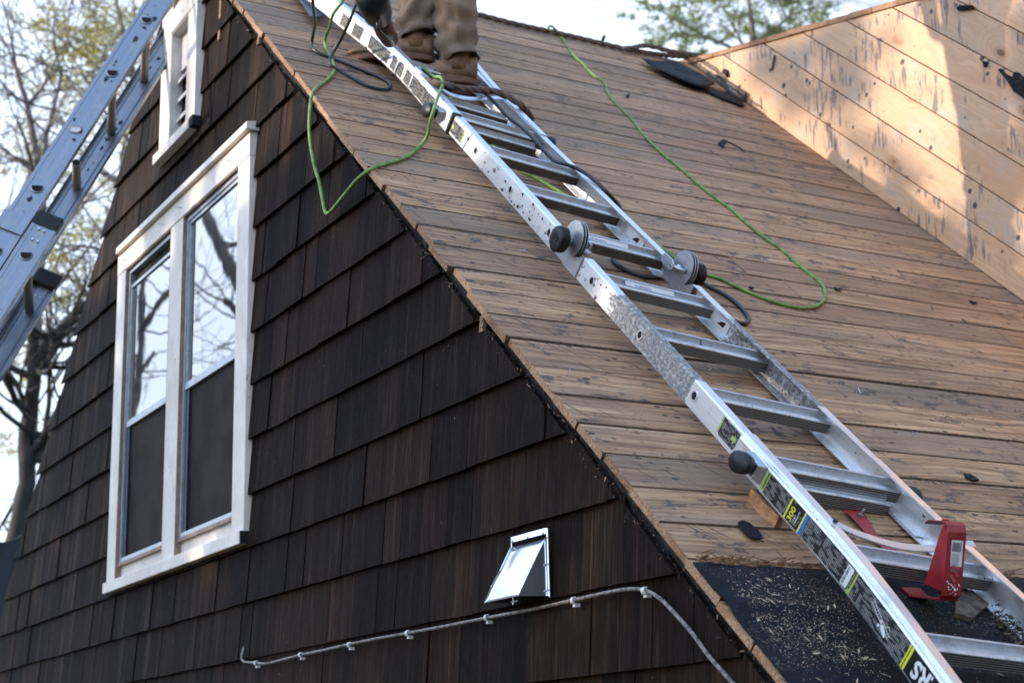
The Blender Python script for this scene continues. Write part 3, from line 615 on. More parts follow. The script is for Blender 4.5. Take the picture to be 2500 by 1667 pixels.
for (a, b2, up) in ((I0, I1, 0), (I2, I3, 1)):
    part('jamb', 'jamb', [(a, a+.003, WZ0, HB-.004, -.0425, -.001), (b2-.003, b2, WZ0, HB-.004, -.0425, -.001), (a+.003, b2-.003, HB-.005, HB-.001, -.0425, -.001)], bevel=0)
    part('apron', 'paint', [(a+.004, b2-.004, WZ0+.001, 3.852, -.018, 0)])
    zb = 3.862; zt = HB-.006; x0, x1 = a+.006, b2-.006
    f_ = .017
    part('storm_frame', 'sash', [(x0, x0+f_, zb, zt, -.030, 0), (x1-f_, x1, zb, zt, -.030, 0), (x0+f_, x1-f_, zb, zb+f_, -.030, 0), (x0+f_, x1-f_, zt-f_, zt, -.030, 0)])
    part('frame_lip', 'jamb', [(x0, x1, zb-.014, zb-.001, -.034, 0)], bevel=0)
    part('sash_track', 'track', [(x0+f_, x0+f_+.034, zb+f_, 4.42, -.020, 0)], bevel=0)
    top = zt-f_-(0.052 if up == 0 else .0)
    xa, xb = x0+f_+.001, x1-f_-.001; mz = 4.440
    if up == 0: part('gap', 'dark', [(xa, xb, top, zt-f_, -.004, 0)], bevel=0)
    part('upper_sash', 'sash', [(xa, xa+.010, mz, top, -.024, 0), (xb-.010, xb, mz, top, -.024, 0), (xa+.010, xb-.010, top-.014, top, -.024, 0), (xa, xb, mz-.022, mz+.006, -.026, 0)])
    mb = MB(); plate(mb, xa+.010, xb-.010, mz+.006, top-.014, -.017, -.012); mb.build('pane', 'glassb', twin)
    mb = MB(); plate(mb, xa+.033, xb+.001, zb+f_, mz-.020, -.012, -.006); mb.build('insect_screen', 'screen', twin)
for (px, py) in ((312, 635), (402, 549), (445, 508), (565, 393)):          # bent nails in the head casing
    x, z = wall(px, py, -.046); mb = MB(); mb.tube([(x, -.044, z), (x-.004, -.062, z+.001), (x-.018, -.070, z+.006)], .0014, 6); mb.build('bent_nail', 'zinc', twin)

# louvre vent
lv = empty('louvre_vent', Matrix.Identity(4)); lv.parent = house
l0, l1, lz, lt = -6.123, -5.682, 5.483, 6.09; oa, ob, ozb, ozt = -6.000, -5.790, 5.492, 5.965
def lpart(name, mat, lst, bevel=.002):
    mb = MB()
    for q in lst: plate(mb, *q)
    return mb.build(name, mat, lv, bevel=bevel)
lpart('side_casing', 'paint', [(l0, oa, lz, ozt, -.052, 0)]); lpart('side_casing', 'paint', [(ob, l1, lz, ozt, -.052, 0)]); lpart('head_casing', 'paint', [(l0, l1, ozt+.001, lt, -.053, 0)])
lpart('drip_cap', 'jamb', [(l0-.02, l1+.02, lt+.001, lt+.03, -.075, 0)]); lpart('sill', 'paint', [(-6.158, -5.716, lz-.042, lz-.001, -.066, 0)]); lpart('sill_horn', 'dark', [(-5.714, -5.672, lz-.040, lz+.002, -.062, 0)])
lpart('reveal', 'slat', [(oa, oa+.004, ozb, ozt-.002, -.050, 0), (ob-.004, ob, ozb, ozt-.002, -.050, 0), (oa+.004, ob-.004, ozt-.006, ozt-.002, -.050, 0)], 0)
lpart('shade_panel', 'slat', [(oa+.004, ob-.004, 5.80, ozt-.007, -.010, -.001)], 0)  # plain grey panel stands in for the upper slats lost in shade
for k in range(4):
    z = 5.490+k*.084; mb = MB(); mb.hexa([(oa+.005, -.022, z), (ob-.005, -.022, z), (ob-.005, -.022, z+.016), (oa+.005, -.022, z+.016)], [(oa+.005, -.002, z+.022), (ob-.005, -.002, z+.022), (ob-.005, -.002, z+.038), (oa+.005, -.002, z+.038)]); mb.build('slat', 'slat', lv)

# ------------------------------------------------------------------ things on the wall
# metal vent hood
x, z = wall(1247.8, 1316, -.03); hx0 = wall(1247.8, 1316, -.04)[0]; hx1 = wall(1332, 1289, -.04)[0]; hz1 = wall(1332, 1289, -.04)[1]; hz0 = wall(1336, 1454, -.04)[1]
vent = empty('vent_hood', Matrix.Translation((hx0, -.036, hz0)), 'shiny galvanised hood vent sticking out of the dark shingles above the conduit', 'vent')
W_, H_ = hx1-hx0, hz1-hz0; _d = ray(1181, 1457); D_ = -.042-(CAM[1]+_d[1]*(hx0-CAM[0])/_d[0])
def vp(mb, vs, fs): mb.add(vs, fs)
mb = MB(); n = 10; vs = []
for i in range(n+1):
    for j in range(n+1):
        u, v = i/n, j/n; bul = .004*math.sin(PI*u)*math.sin(PI*v)+.0018*math.sin(9*u+5*v)*math.sin(PI*v)
        vs.append((W_*u, -.006-D_*(1-v)-bul, (H_-.022)*v-.002+bul))
fs = [(i*(n+1)+j, (i+1)*(n+1)+j, (i+1)*(n+1)+j+1, i*(n+1)+j+1) for i in range(n) for j in range(n)]; mb.add(vs, fs)
o = mb.build('hood', 'galv', vent, smooth=True); sm = o.modifiers.new('sheet', 'SOLIDIFY'); sm.thickness = .0012
for xx in (0.0, W_):
    mb = MB(); e = .0012 if xx == 0 else -.0012
    mb.hexa([(xx, -.004, 0), (xx, -.006-D_, -.002), (xx, -.006, H_-.022)], [(xx+e, -.004, 0), (xx+e, -.006-D_, -.002), (xx+e, -.006, H_-.022)]); mb.build('side', 'galv', vent)
mb = MB(); mb.box((-.004, -.003, -.004), (0, 0, H_)); mb.box((W_+.001, -.004, -.004), (W_+.0075, 0, H_)); mb.box((.001, -.0055, H_-.013), (W_+.002, -.001, H_+.001)); mb.build('flange', 'galv', vent, bevel=.0008)
for xx, zz in ((W_+.008, .012), (W_+.008, .07), (W_+.008, .13), (.008, H_-.010), (W_*.5, H_-.010), (W_-.01, H_-.010), (W_*.35, .03)):
    mb = MB(); mb.cyl((xx, -.0058 if zz > H_-.02 or xx > W_ else -.09, zz), (0, -1, 0), .0026, .0012, 8); mb.build('screw', 'zinc', vent)
mb = MB(); mb.box((W_*.45, -.05, -.008), (W_*.65, -.047, -.005)); mb.build('damper_lip', 'steel', vent)
# conduit with clips
pts = [(603, 1600), (596, 1578), (592, 1592), (590, 1606), (597, 1614), (623, 1617), (650, 1618), (690, 1610), (733, 1598), (790, 1587), (850, 1573), (920, 1559), (994, 1545), (1090, 1527), (1187, 1508), (1300, 1486), (1398, 1464), (1470, 1448), (1530, 1437), (1572, 1440), (1610, 1460), (1645, 1495), (1690, 1545), (1730, 1600), (1790, 1667), (1850, 1740)]
p3 = []
for k, (px, py) in enumerate(pts[1:]):
    yy = -.042 if k > 0 else -.028; x, z = wall(px, py+random.uniform(-1, 1), yy); p3.append((x, yy, z))
cab = empty('wall_conduit', Matrix.Identity(4), 'thin paint-flecked cable clipped in a long curve across the lower shingles', 'cable')
mb = MB(); mb.tube(spline(p3, .012), .0043, 10); mb.build('cable_run', 'cable', cab, smooth=True)
for (px, py) in ((623, 1618), (732, 1598), (851, 1573), (993, 1545), (1186, 1507), (1398, 1465), (1571, 1441)):
    x, z = wall(px, py, -.046); mb = MB(); seg = 10
    for i in range(seg):
        a0, a1 = -.3+i*3.7/seg, -.3+(i+1)*3.7/seg
        def pt(a, r): return (math.sin(a)*r-.0*a, math.cos(a)*r)
        (yA, zA), (yB, zB), (yC, zC), (yD, zD) = pt(a0, .0055), pt(a0, .0082), pt(a1, .0082), pt(a1, .0055)
        mb.hexa([(x-.005, -.042-yA, z+zA), (x-.005, -.042-yB, z+zB), (x-.005, -.042-yC, z+zC), (x-.005, -.042-yD, z+zD)], [(x+.005, -.042-yA, z+zA), (x+.005, -.042-yB, z+zB), (x+.005, -.042-yC, z+zC), (x+.005, -.042-yD, z+zD)])
    mb.box((x-.005, -.043, z-.014), (x+.005, -.030, z-.006)); mb.build('clip', 'clip', cab)

# ------------------------------------------------------------------ articulated ladder lying on the roof
lad = empty('folding_ladder', MLAD, 'aluminium folding ladder with black hinge knobs lying on the plank roof', 'ladder')
def wdt(a): return .372+.019*a                                   # overall width of the inner section
def sweep(mb, prof, path, mi=0, mis=None):
    n = len(prof); vs = []
    for (a, w0, n0) in path: vs += [(a, w0+p[0], n0+p[1]) for p in prof]
    fs = [(i*n+k, i*n+(k+1) % n, (i+1)*n+(k+1) % n, (i+1)*n+k) for i in range(len(path)-1) for k in range(n)]
    m = [(mis[k] if mis else mi) for i in range(len(path)-1) for k in range(n)]
    fs += [tuple(range(n))[::-1], tuple((len(path)-1)*n+k for k in range(n))]; m += [mi, mi]
    mb.add(vs, fs, m)
def channel(h, d, t, sgn=1, bev=.004):
    p = [(bev*.6, h), (d, h), (d, h-t), (t, h-t), (t, -h+t), (d, -h+t), (d, -h), (bev*.3, -h), (0, -h+bev*.4), (0, h-bev)]
    return [(sgn*x, y) for x, y in (p if sgn > 0 else p[::-1])]
HH = .0316
for (a0, a1) in ((-1.02, .655), (.832, 1.97)):
    mb = MB(); sweep(mb, channel(HH, .028, .0024), [(a, 0, 0) for a in np.linspace(a0, a1, 8)]); mb.build('inner_rail', 'rail', lad)
    mb = MB(); sweep(mb, channel(HH, .028, .0024, -1), [(a, wdt(a), 0) for a in np.linspace(a0, a1, 8)]); mb.build('inner_rail', 'rail', lad)
# outer sections, flared towards their ends
def flL(a):
    pts = [(-2.2, -.285), (-1.9, -.215), (-1.4, -.112), (-1.04, -.040), (-.86, -.014), (-.72, -.005), (-.2, -.0065), (1.7, -.0065), (2.1, -.0065), (2.24, -.012), (2.41, -.032), (2.61, -.062), (3.0, -.125)]
    return float(np.interp(a, [p[0] for p in pts], [p[1] for p in pts]))
def flR(a):
    pts = [(-2.2, .60), (-1.9, .53), (-1.4, .45), (-1.06, .402), (-.72, .374), (-.28, .376), (1.7, .405), (1.97, .411), (2.26, .431), (2.6, .475), (3.0, .535)]
    return float(np.interp(a, [p[0] for p in pts], [p[1] for p in pts]))
HO = .0355
def outprof(sg):
    p = [(.0085, HO), (.034, HO), (.034, HO-.003), (.0035, HO-.003-.010), (.0035, -HO+.003), (.034, -HO+.003), (.034, -HO), (.003, -HO), (0, -HO+.004), (0, HO-.016), (.0018, HO-.012), (.0022, HO-.008), (.0045, HO-.0065), (.005, HO-.003)]
    return [(sg*x, y) for x, y in (p if sg > 0 else p[::-1])]
for (a0, a1) in ((-1.85, -.236), (1.745, 2.95)):
    A_ = np.linspace(a0, a1, 26)
    mb = MB(); sweep(mb, outprof(1), [(a, flL(a), 0) for a in A_]); mb.build('outer_rail', 'outrail', lad)
    if a1 < 0: A_ = np.linspace(a0, -.285, 26)
    mb = MB(); sweep(mb, outprof(-1), [(a, flR(a), 0) for a in A_]); mb.build('outer_rail', 'outrail', lad)
# rubber collar where the upper outer section ends
mb = MB(); sweep(mb, channel(HO+.0012, .030, .003), [(-.242, -.0078, 0), (-.229, -.0078, 0)]); mb.build('end_collar', 'black', lad)
# rungs: fin, bead and ribbed front
def rungprof(k=1.0):
    p = [(-.015, -.018), (.017, -.020)]
    for i in range(5): y = -.019+i*.0050; p += [(.0190, y), (.0190, y+.0030), (.0160, y+.0034), (.0160, y+.0046)]
    p += [(.0190, .0065), (.0190, .0098), (.0160, .0128), (.0115, .0135), (.0080, .0112), (.0045, .0080), (-.0075, .0085), (-.0105, .0240), (-.0150, .0250), (-.0150, .019)]
    return [(x*k, y*k) for x, y in p]
def rung(a, w0, w1, n0, mats=('rung', 'rungd'), name='rung', k=1.0):
    pr = rungprof(k); n = len(pr); mb = MB(); vs = [(a+x, w0, n0+y) for x, y in pr]+[(a+x, w1, n0+y) for x, y in pr]
    fs = [(i, (i+1) % n, n+(i+1) % n, n+i) for i in range(n)]; m = [((2 if (i-2) % 4 in (1, 2) else 1) if (1 <= i < 22) else 0) for i in range(n)]
    fs += [tuple(range(n))[::-1], tuple(range(n, 2*n))]; m += [0, 0]; mb.add(vs, fs, m); return mb.build(name, list(mats)+['ribgap'], lad)
for k in range(-1, 7):
    a = k*.3048; rung(a, .003, wdt(a)-.003, 0, ('rung', 'rungd' if k < 3 else 'rungf'))
for a in (2.165, 2.462, 2.76): rung(a, flL(a)+.004, flR(a)-.004, -.002, ('rung', 'rungf'))
for a in (-.275, -.54, -.845, -1.15, -1.455): rung(a, flL(a)+.038, flR(a)-.038, -.021 if a > -.7 else -.005, ('rung', 'rungd'), k=.85)
rung(1.855, flL(1.855)+.036, flR(1.855)-.036, -.024, ('rung', 'rungf'), k=.9)
# rung sockets on the outer face
for k in (0, 1, 2, 3, 4, 5):
    a = k*.3048; mb = MB(); seg = 18; vs = []
    for (r_, y) in ((.0125, 0), (.0125, -.0022), (.0098, -.0022), (.0098, -.0004)):
        vs += [(a+r_*math.cos(2*PI*i/seg), y, r_*math.sin(2*PI*i/seg)+.001) for i in range(seg)]
    fs = [(r*seg+i, r*seg+(i+1) % seg, (r+1)*seg+(i+1) % seg, (r+1)*seg+i) for r in range(3) for i in range(seg)]; mm = [0]*len(fs); fs.append(tuple(3*seg+i for i in range(seg))); mm.append(1)
    mb.add(vs, fs, mm); mb.build('rung_socket', ['alu', 'dark'], lad)
mb = MB(); mb.cyl((.165, -.0005, .004), (0, -1, 0), .0075, .004, 12, .005); mb.build('dowel_stub', 'jamb', lad)
for (a, n_) in ((.845, .012), (.842, -.014), (.882, -.010), (.672, -.012)):
    mb = MB(); mb.tube([(a, 0, n_), (a, -.002, n_), (a, -.0028, n_)], [.0058, .0055, .0038], 12); mb.build('rivet', 'steel', lad)
for (a, n_) in ((.66, -.004), (.684, -.019), (.70, .018), (.85, .006)):
    w_ = wdt(a)-.0285; mb = MB(); mb.tube([(a, w_+.027-.001, n_), (a, w_+.022, n_)], [.005, .0035], 10); mb.build('rivet', 'steel', lad)
# hinges
def hinge(cw, ca, cn, sg):
    # plates: disc with a neck into the rail
    R_ = .0535
    def outline(a_end, y0, y1):
        pts = []
        if a_end > ca: a_s, a_e = -.62, PI+.35
        else: a_s, a_e = -.35, PI+.62
        for i in range(25):
            t = a_s+(a_e-a_s)*i/24; pts.append((ca+R_*math.cos(t), cn+R_*math.sin(t)))
        if a_end > ca: pts += [(ca-.02, -.020), (ca+.0, -.0305), (a_end, -.0305), (a_end, .030)]
        else: pts += [(a_end, .030), (a_end, -.0305), (ca+.0, -.0305), (ca+.02, -.020)]
        return pts
    for idx, (a_end, y0, y1) in enumerate(((ca+.088, -.0045, -.0015), (ca-.088, .004, .007), (ca+.088, .0125, .0155))):
        mb = MB(); pts = outline(a_end, 0, 0); mb.hexa([(a, cw+sg*y0, n_) for a, n_ in pts], [(a, cw+sg*y1, n_) for a, n_ in pts]); mb.build('hinge_plate', 'steel', lad)
    mb = MB(); mb.cyl((ca, cw-sg*.001, cn), (0, sg, 0), R_-.004, .013, 28); mb.build('hinge_core', 'dark', lad)
    # knob
    prof = [(.0, .0), (.010, .0), (.010, .019), (.030, .019), (.036, .024), (.037, .044), (.034, .049), (.024, .0505), (0, .0505)]
    mb = MB(); seg = 36; vs = []
    for (r_, y) in prof:
        for i in range(seg):
            an = 2*PI*i/seg; q = r_*(1-(.055*(max(0, math.cos(6*an))**8) if r_ > .028 else 0)); vs.append((ca+q*math.cos(an), cw-sg*(.005+y), cn-.008+q*math.sin(an)))
    fs = [(r*seg+i, r*seg+(i+1) % seg, (r+1)*seg+(i+1) % seg, (r+1)*seg+i) for r in range(len(prof)-1) for i in range(seg)]; mb.add(vs, fs); kn = mb.build('hinge_knob', 'black', lad, smooth=True, bevel=.001)
    em = MB()
    for s1 in (-1, 1):
        em.tube([(ca+s1*.003, cw-sg*.0560, cn-.008+s1*.001), (ca+s1*.012, cw-sg*.0560, cn-.008-.006), (ca+s1*.016, cw-sg*.0560, cn-.008+.010), (ca+s1*.006, cw-sg*.0560, cn-.008+.014), (ca+s1*.003, cw-sg*.0560, cn-.008+.001)], .0009, 5)
    em.build('knob_relief', 'black', kn)
    mb = MB()
    for i in range(3): mb.tube([(ca+.0115*math.cos(t), cw-sg*(.008+i*.004), cn-.008+.0115*math.sin(t)) for t in np.linspace(0, 2*PI, 17)], .0014, 6)
    mb.build('knob_spring', 'steel', lad)
hinge(.0, .745, .043, 1); hinge(wdt(.74), .735, .036, -1)
# lock lever on the inside of the right hinge
lc = (.700, wdt(.7)-.040, .033); mb = MB(); pts = [(-.040, .006), (-.030, .016), (.016, .016), (.030, .008), (.034, -.006), (.024, -.015), (-.020, -.016), (-.040, -.006)]
mb.hexa([(lc[0]+x, lc[1]-.003, lc[2]+y) for x, y in pts], [(lc[0]+x, lc[1]+.003, lc[2]+y) for x, y in pts]); lev = mb.build('lock_lever', 'steel', lad, bevel=.0015)
mb = MB(); mb.tube([(lc[0]+.02, lc[1], lc[2]), (lc[0]+.045, lc[1]+.010, lc[2]+.004), (lc[0]+.060, lc[1]+.024, lc[2]+.006)], [.006, .0055, .0075], 10); mb.cyl((.735, wdt(.735)-.020, .036), (0, -1, 0), .010, .012, 14); mb.build('lever_pin', 'steel', lad, smooth=True)
for dx in (-.028, -.014, .0, .012):
    mb = MB(); mb.tube([(lc[0]+dx+.003*math.cos(t), lc[1]-.0034, lc[2]+.004*math.sin(t)) for t in np.linspace(0, 2*PI, 9)], .0008, 5); mb.build('lever_mark', 'steel', lad)
mb = MB(); mb.tube([(.79, .020, .036), (.80, .030, .030)], [.012, .010], 12); mb.box((.785, .022, .026), (.80, .03, .06)); mb.build('lock_lever', 'steel', lad, bevel=.001)
# lock knobs of the outer sections
def lockknob(a, w0, n0, sg, lab):
    mb = MB(); mb.hexa([(a-.030, w0, n0-.027), (a+.040, w0, n0-.027), (a+.040, w0, n0+.020), (a-.030, w0, n0+.020)], [(a-.026, w0-sg*.018, n0-.020), (a+.026, w0-sg*.018, n0-.020), (a+.026, w0-sg*.018, n0+.014), (a-.026, w0-sg*.018, n0+.014)]); mb.build('lock_housing', 'steel', lad, bevel=.003)
    mb = MB(); seg = 28; vs = []; prof = [(.015, .012), (.020, .016), (.027, .022), (.033, .034), (.034, .044), (.027, .050), (.0, .052)]
    for (r_, y) in prof:
        for i in range(seg):
            an = 2*PI*i/seg; q = r_*(1+(.16*math.cos(2*an) if r_ > .02 else 0)); vs.append((a-.004+q*math.cos(an+.5), w0-sg*y, n0-.002+q*.85*math.sin(an+.5)))
    fs = [(r*seg+i, r*seg+(i+1) % seg, (r+1)*seg+(i+1) % seg, (r+1)*seg+i) for r in range(len(prof)-1) for i in range(seg)]; mb.add(vs, fs); mb.build('lock_knob', 'navy', lad, smooth=True)
lockknob(1.835, flL(1.83), .004, 1, ''); lockknob(-.335, flL(-.33), -.004, 1, ''); lockknob(1.84, flR(1.84), 0, -1, ''); lockknob(-.335, flR(-.33), 0, -1, '')
# flat braces
def brace(pts, wd, name='brace'):
    mb = MB(); P = spline(pts, .02); vs = []
    for p in P: vs += [(p.x-wd, p.y, p.z), (p.x+wd, p.y, p.z-.004), (p.x+wd, p.y, p.z-.007), (p.x-wd, p.y, p.z-.003)]
    fs = [(i*4+k, i*4+(k+1) % 4, (i+1)*4+(k+1) % 4, (i+1)*4+k) for i in range(len(P)-1) for k in range(4)]+[(3, 2, 1, 0), tuple((len(P)-1)*4+k for k in range(4))]; mb.add(vs, fs); return mb.build(name, 'alu', lad)
brace([(2.095, .012, HO+.006), (2.118, .05, HO+.002), (2.122, .18, HO-.012), (2.108, .30, HO-.012), (2.094, .39, HO+.002), (2.090, .424, HO+.005)], .0095)
mb = MB(); mb.cyl((2.100, .020, HO+.0055), (0, 0, 1), .0055, .0015, 10); mb.build('brace_bolt', 'dark', lad)
brace([(-.66, .002, HO+.008), (-.60, .04, HO-.002), (-.560, .11, HO-.022), (-.575, .20, HO-.020), (-.60, .28, HO-.004), (-.64, .372, HO+.006)], .010)
# labels on the outer rail faces
def plate_on_rail(a0, a1, n0, n1, mat, off=.0006, name='label', parent=lad, fl=flL):
    mb = MB(); k = max(1, int((a1-a0)/.05)); vs = []
    for i in range(k+1):
        a = a0+(a1-a0)*i/k; w = fl(a)-off; vs += [(a, w, n0), (a, w, n1), (a, w+off*.8, n1), (a, w+off*.8, n0)]
    fs = [(i*4+q, i*4+(q+1) % 4, (i+1)*4+(q+1) % 4, (i+1)*4+q) for i in range(k) for q in range(4)]+[(0, 3, 2, 1), tuple(k*4+q for q in range(4))]; mb.add(vs, fs); return mb.build(name, mat, parent)
def flat(a): return 0.0
plate_on_rail(1.878, 1.893, -.026, .018, 'lime', name='warning_label')
plate_on_rail(1.894, 2.249, -.029, .0185, 'label', name='warning_label')
plate_on_rail(1.985, 1.990, -.029, .0185, 'yellow', .0011, 'yellow_stripe'); plate_on_rail(2.041, 2.046, -.029, .0185, 'yellow', .0011, 'yellow_stripe'); plate_on_rail(2.0465, 2.056, -.029, .0185, 'blue', .0011, 'blue_stripe')
plate_on_rail(1.991, 2.040, -.029, .0185, 'black', .0009, 'capacity_panel')
plate_on_rail(2.250, 2.262, -.030, .0185, 'lime', .0011, 'warning_heading'); plate_on_rail(2.263, 2.90, -.030, .0185, 'label', name='warning_label')
plate_on_rail(2.486, 2.4905, -.030, .0185, 'yellow', .0011, 'yellow_stripe'); plate_on_rail(2.494, 2.501, -.030, .0185, 'yellow', .0011, 'yellow_stripe')
plate_on_rail(2.5015, 2.90, -.030, .0185, 'black', .0009, 'name_panel')
def barcode(a0, a1, n0, n1, w0fn, across=True, parent=lad, name='barcode'):
    mb = MB(); a = a0; off = .0014
    while a < a1:
        wd = random.choice([.0006, .0009, .0014]); 
        w = w0fn(a)-off; mb.add([(a, w, n0), (a+wd, w, n0), (a+wd, w, n1), (a, w, n1)], [(0, 1, 2, 3)]); a += wd+random.choice([.0006, .0011])
    return mb.build(name, 'black', parent)
plate_on_rail(2.222, 2.245, -.027, .016, 'paper', .0011, 'barcode_patch')
mb = MB(); n_ = -.024
while n_ < .013:
    wd = random.choice([.0005, .0008, .0013]); w = flL(2.23)-.0014; mb.add([(2.225, w, n_), (2.238, w, n_), (2.238, w, n_+wd), (2.225, w, n_+wd)], [(0, 1, 2, 3)]); n_ += wd+random.choice([.0005, .001])
mb.build('barcode', 'black', lad)
def text(body, size, M_, mat, name='lettering', parent=lad, bold=0.0, align='LEFT'):
    cu = bpy.data.curves.new(name, 'FONT'); cu.body = body; cu.size = size; cu.offset = bold; cu.extrude = .0001; cu.align_x = align; cu.resolution_u = 3
    o = bpy.data.objects.new(name, cu); me = bpy.data.meshes.new_from_object(o); bpy.data.objects.remove(o)
    me.materials.clear(); me.materials.append(MAT[mat]); ob = bpy.data.objects.new(name, me); COL.objects.link(ob); ob.parent = parent; ob.matrix_local = M_; return ob
# text frames on the face (outside normal is -w): reading direction +n or -n
def facem(a, n_, off, rd):      # rd=+1: text runs towards +n (up the label), letters' top towards -a
    w = flL(a)-off
    X = np.array([0, 0, 1.0*rd]); Z = np.array([0, -1.0, 0]); Y = np.cross(Z, X)
    return mat4(X, Y, Z, np.array([a, w, n_]))
text('300', .022, facem(2.012, -.026, .0016, 1), 'yellow', bold=.0004); text('LB', .006, facem(2.003, .013, .0016, 1), 'yellow')
text('LOAD', .0072, facem(2.021, -.024, .0016, 1), 'paper', bold=.0001); text('CAPACITY', .0072, facem(2.029, -.024, .0016, 1), 'paper', bold=.0001); text('TYPE IA', .0080, facem(2.038, -.024, .0016, 1), 'steel')
text('WARNING', .0085, facem(2.257, -.022, .0018, 1), 'black', bold=.0002); text('WARNING', .0080, facem(1.890, -.022, .0014, 1), 'black', bold=.0001)
w_ = flL(2.55)
text('ERS', .046, mat4(np.array([-1., 0, 0]), np.array([0, 0, -1.]), np.array([0, -1., 0]), np.array([2.600, flL(2.56)-.004, .014])), 'paper', bold=.0016)
# pictogram: ladder with a falling figure
mb = MB(); W2 = lambda a: flL(a)-.0013
def bar(a0, n0, a1, n1, t_=.0009):
    d = Vector((a1-a0, n1-n0)).normalized()*t_; mb.add([(a0-d.y, W2(a0), n0+d.x), (a0+d.y, W2(a0), n0-d.x), (a1+d.y, W2(a1), n1-d.x), (a1-d.y, W2(a1), n1+d.x)], [(0, 1, 2, 3)])
bar(2.335, .012, 2.425, -.012, .0006); bar(2.333, .005, 2.423, -.019, .0006)
for i in range(13): a = 2.340+i*.0068; bar(a, .011-.265*(a-2.335), a-.002, .0045-.265*(a-2.335), .0003)
mb.add([(2.385, W2(2.385), -.012), (2.393, W2(2.39), -.006), (2.402, W2(2.4), -.011), (2.418, W2(2.41), -.018), (2.410, W2(2.41), -.024), (2.396, W2(2.4), -.019)], [(0, 1, 2, 3, 4, 5)])
for (a, n_) in ((2.384, -.005), (2.381, -.016)):
    mb.add([(a+.0035*math.cos(t), W2(a), n_+.0035*math.sin(t)) for t in np.linspace(0, 2*PI, 10)[:-1]], [tuple(range(9))])
bar(2.395, -.009, 2.412, .001, .0005); bar(2.412, .001, 2.418, -.004, .0005); mb.build('pictogram', 'paper', lad)
# worn label of the upper outer rail, in torn panels
for (a0, a1, m_) in ((-1.262, -1.205, 'label'), (-1.165, -1.095, 'label'), (-1.045, -.870, 'label'), (-.862, -.800, 'label'), (-.790, -.650, 'label'), (-.640, -.400, 'label')):
    mb = MB(); k = 8; vs = []
    for i in range(k+1):
        a = a0+(a1-a0)*i/k; j1 = random.uniform(-.002, .003); j0 = random.uniform(-.003, .002)
        sk = -.008*0; vs += [(a+random.uniform(-.001, .001), flL(a)-.0007, -.027+j0), (a+.0, flL(a)-.0007, .0175+j1)]
    mb.add(vs, [(2*i, 2*i+2, 2*i+3, 2*i+1) for i in range(k)]); mb.build('worn_label', m_, lad)
mb = MB(); mb.tube([(-.945+.016*math.cos(t), flL(-.945)-.0012, -.003+.016*math.sin(t)) for t in np.linspace(0, 2*PI, 19)], .0006, 4); mb.tube([(-.955, flL(-.955)-.0014, .010), (-.938, flL(-.94)-.0014, -.016)], .0007, 4); mb.build('print_mark', 'lime', lad)
mb = MB(); random.seed(17)
for i in range(70):
    a = random.choice([random.gauss(.30, .12), random.gauss(.52, .08), random.uniform(-.1, .66), random.gauss(.95, .06)])
    if not (-.1 < a < .66 or .86 < a < 1.5): continue
    n_ = random.uniform(-.026, .022); r_ = random.choice([.0012, .0016, .0025, .004, .006]); sx = random.uniform(.6, 2.0)
    mb.add([(a+r_*sx*(.4+.8*random.random())*math.cos(t), -.0006, n_+r_*(.4+.8*random.random())*math.sin(t)) for t in np.linspace(0, 2*PI, 9)[:-1]], [tuple(range(8))], 0)
for i in range(90):
    a = random.gauss(1.28, .22); n_ = random.uniform(-.02, .028); r_ = random.choice([.0012, .002, .003]); 
    mb.add([(a+r_*1.5*(.4+.8*random.random())*math.cos(t), wdt(a)-.0032, n_+r_*(.4+.8*random.random())*math.sin(t)) for t in np.linspace(0, 2*PI, 8)[:-1]], [tuple(range(7))], 0)
tag(mb.build('tar_marks', 'steel_dirt', lad), kind='stuff')
# small arrow labels
def arrowlabel(a0, a1, n0, n1, dr):
    mb = MB(); w = -.0008; pts = [(a0, n0+.008), (a0+.010, n0), (a1-.004, n0), (a1, n0+.006), (a1, n1), (a0, n1)]; mb.hexa([(a, w, n_) for a, n_ in pts], [(a, w+.0007, n_) for a, n_ in pts]); lb = mb.build('arrow_label', 'label', lad)
    m2 = MB(); w = -.0014; c = a0+.012 if dr < 0 else a1-.012; cn = (n0+n1)/2
    ap = [(c+dr*.010, cn), (c-dr*.002, cn+.012), (c-dr*.002, cn+.005), (c-dr*.012, cn+.005), (c-dr*.012, cn-.005), (c-dr*.002, cn-.005), (c-dr*.002, cn-.012)]
    m2.add([(a, w, n_) for a, n_ in ap], [tuple(range(7))]); m2.build('arrow_print', 'lime', lb)
    m3 = MB(); e = a1-.006 if dr < 0 else a0; m3.add([(e, w, n0+.004), (e+.006, w, n0+.004), (e+.006, w, n1), (e, w, n1)], [(0, 1, 2, 3)]); m3.build('label_border', 'lime', lb)
arrowlabel(-.226, -.118, -.024, .018, -1); arrowlabel(1.655, 1.735, -.020, .024, 1)
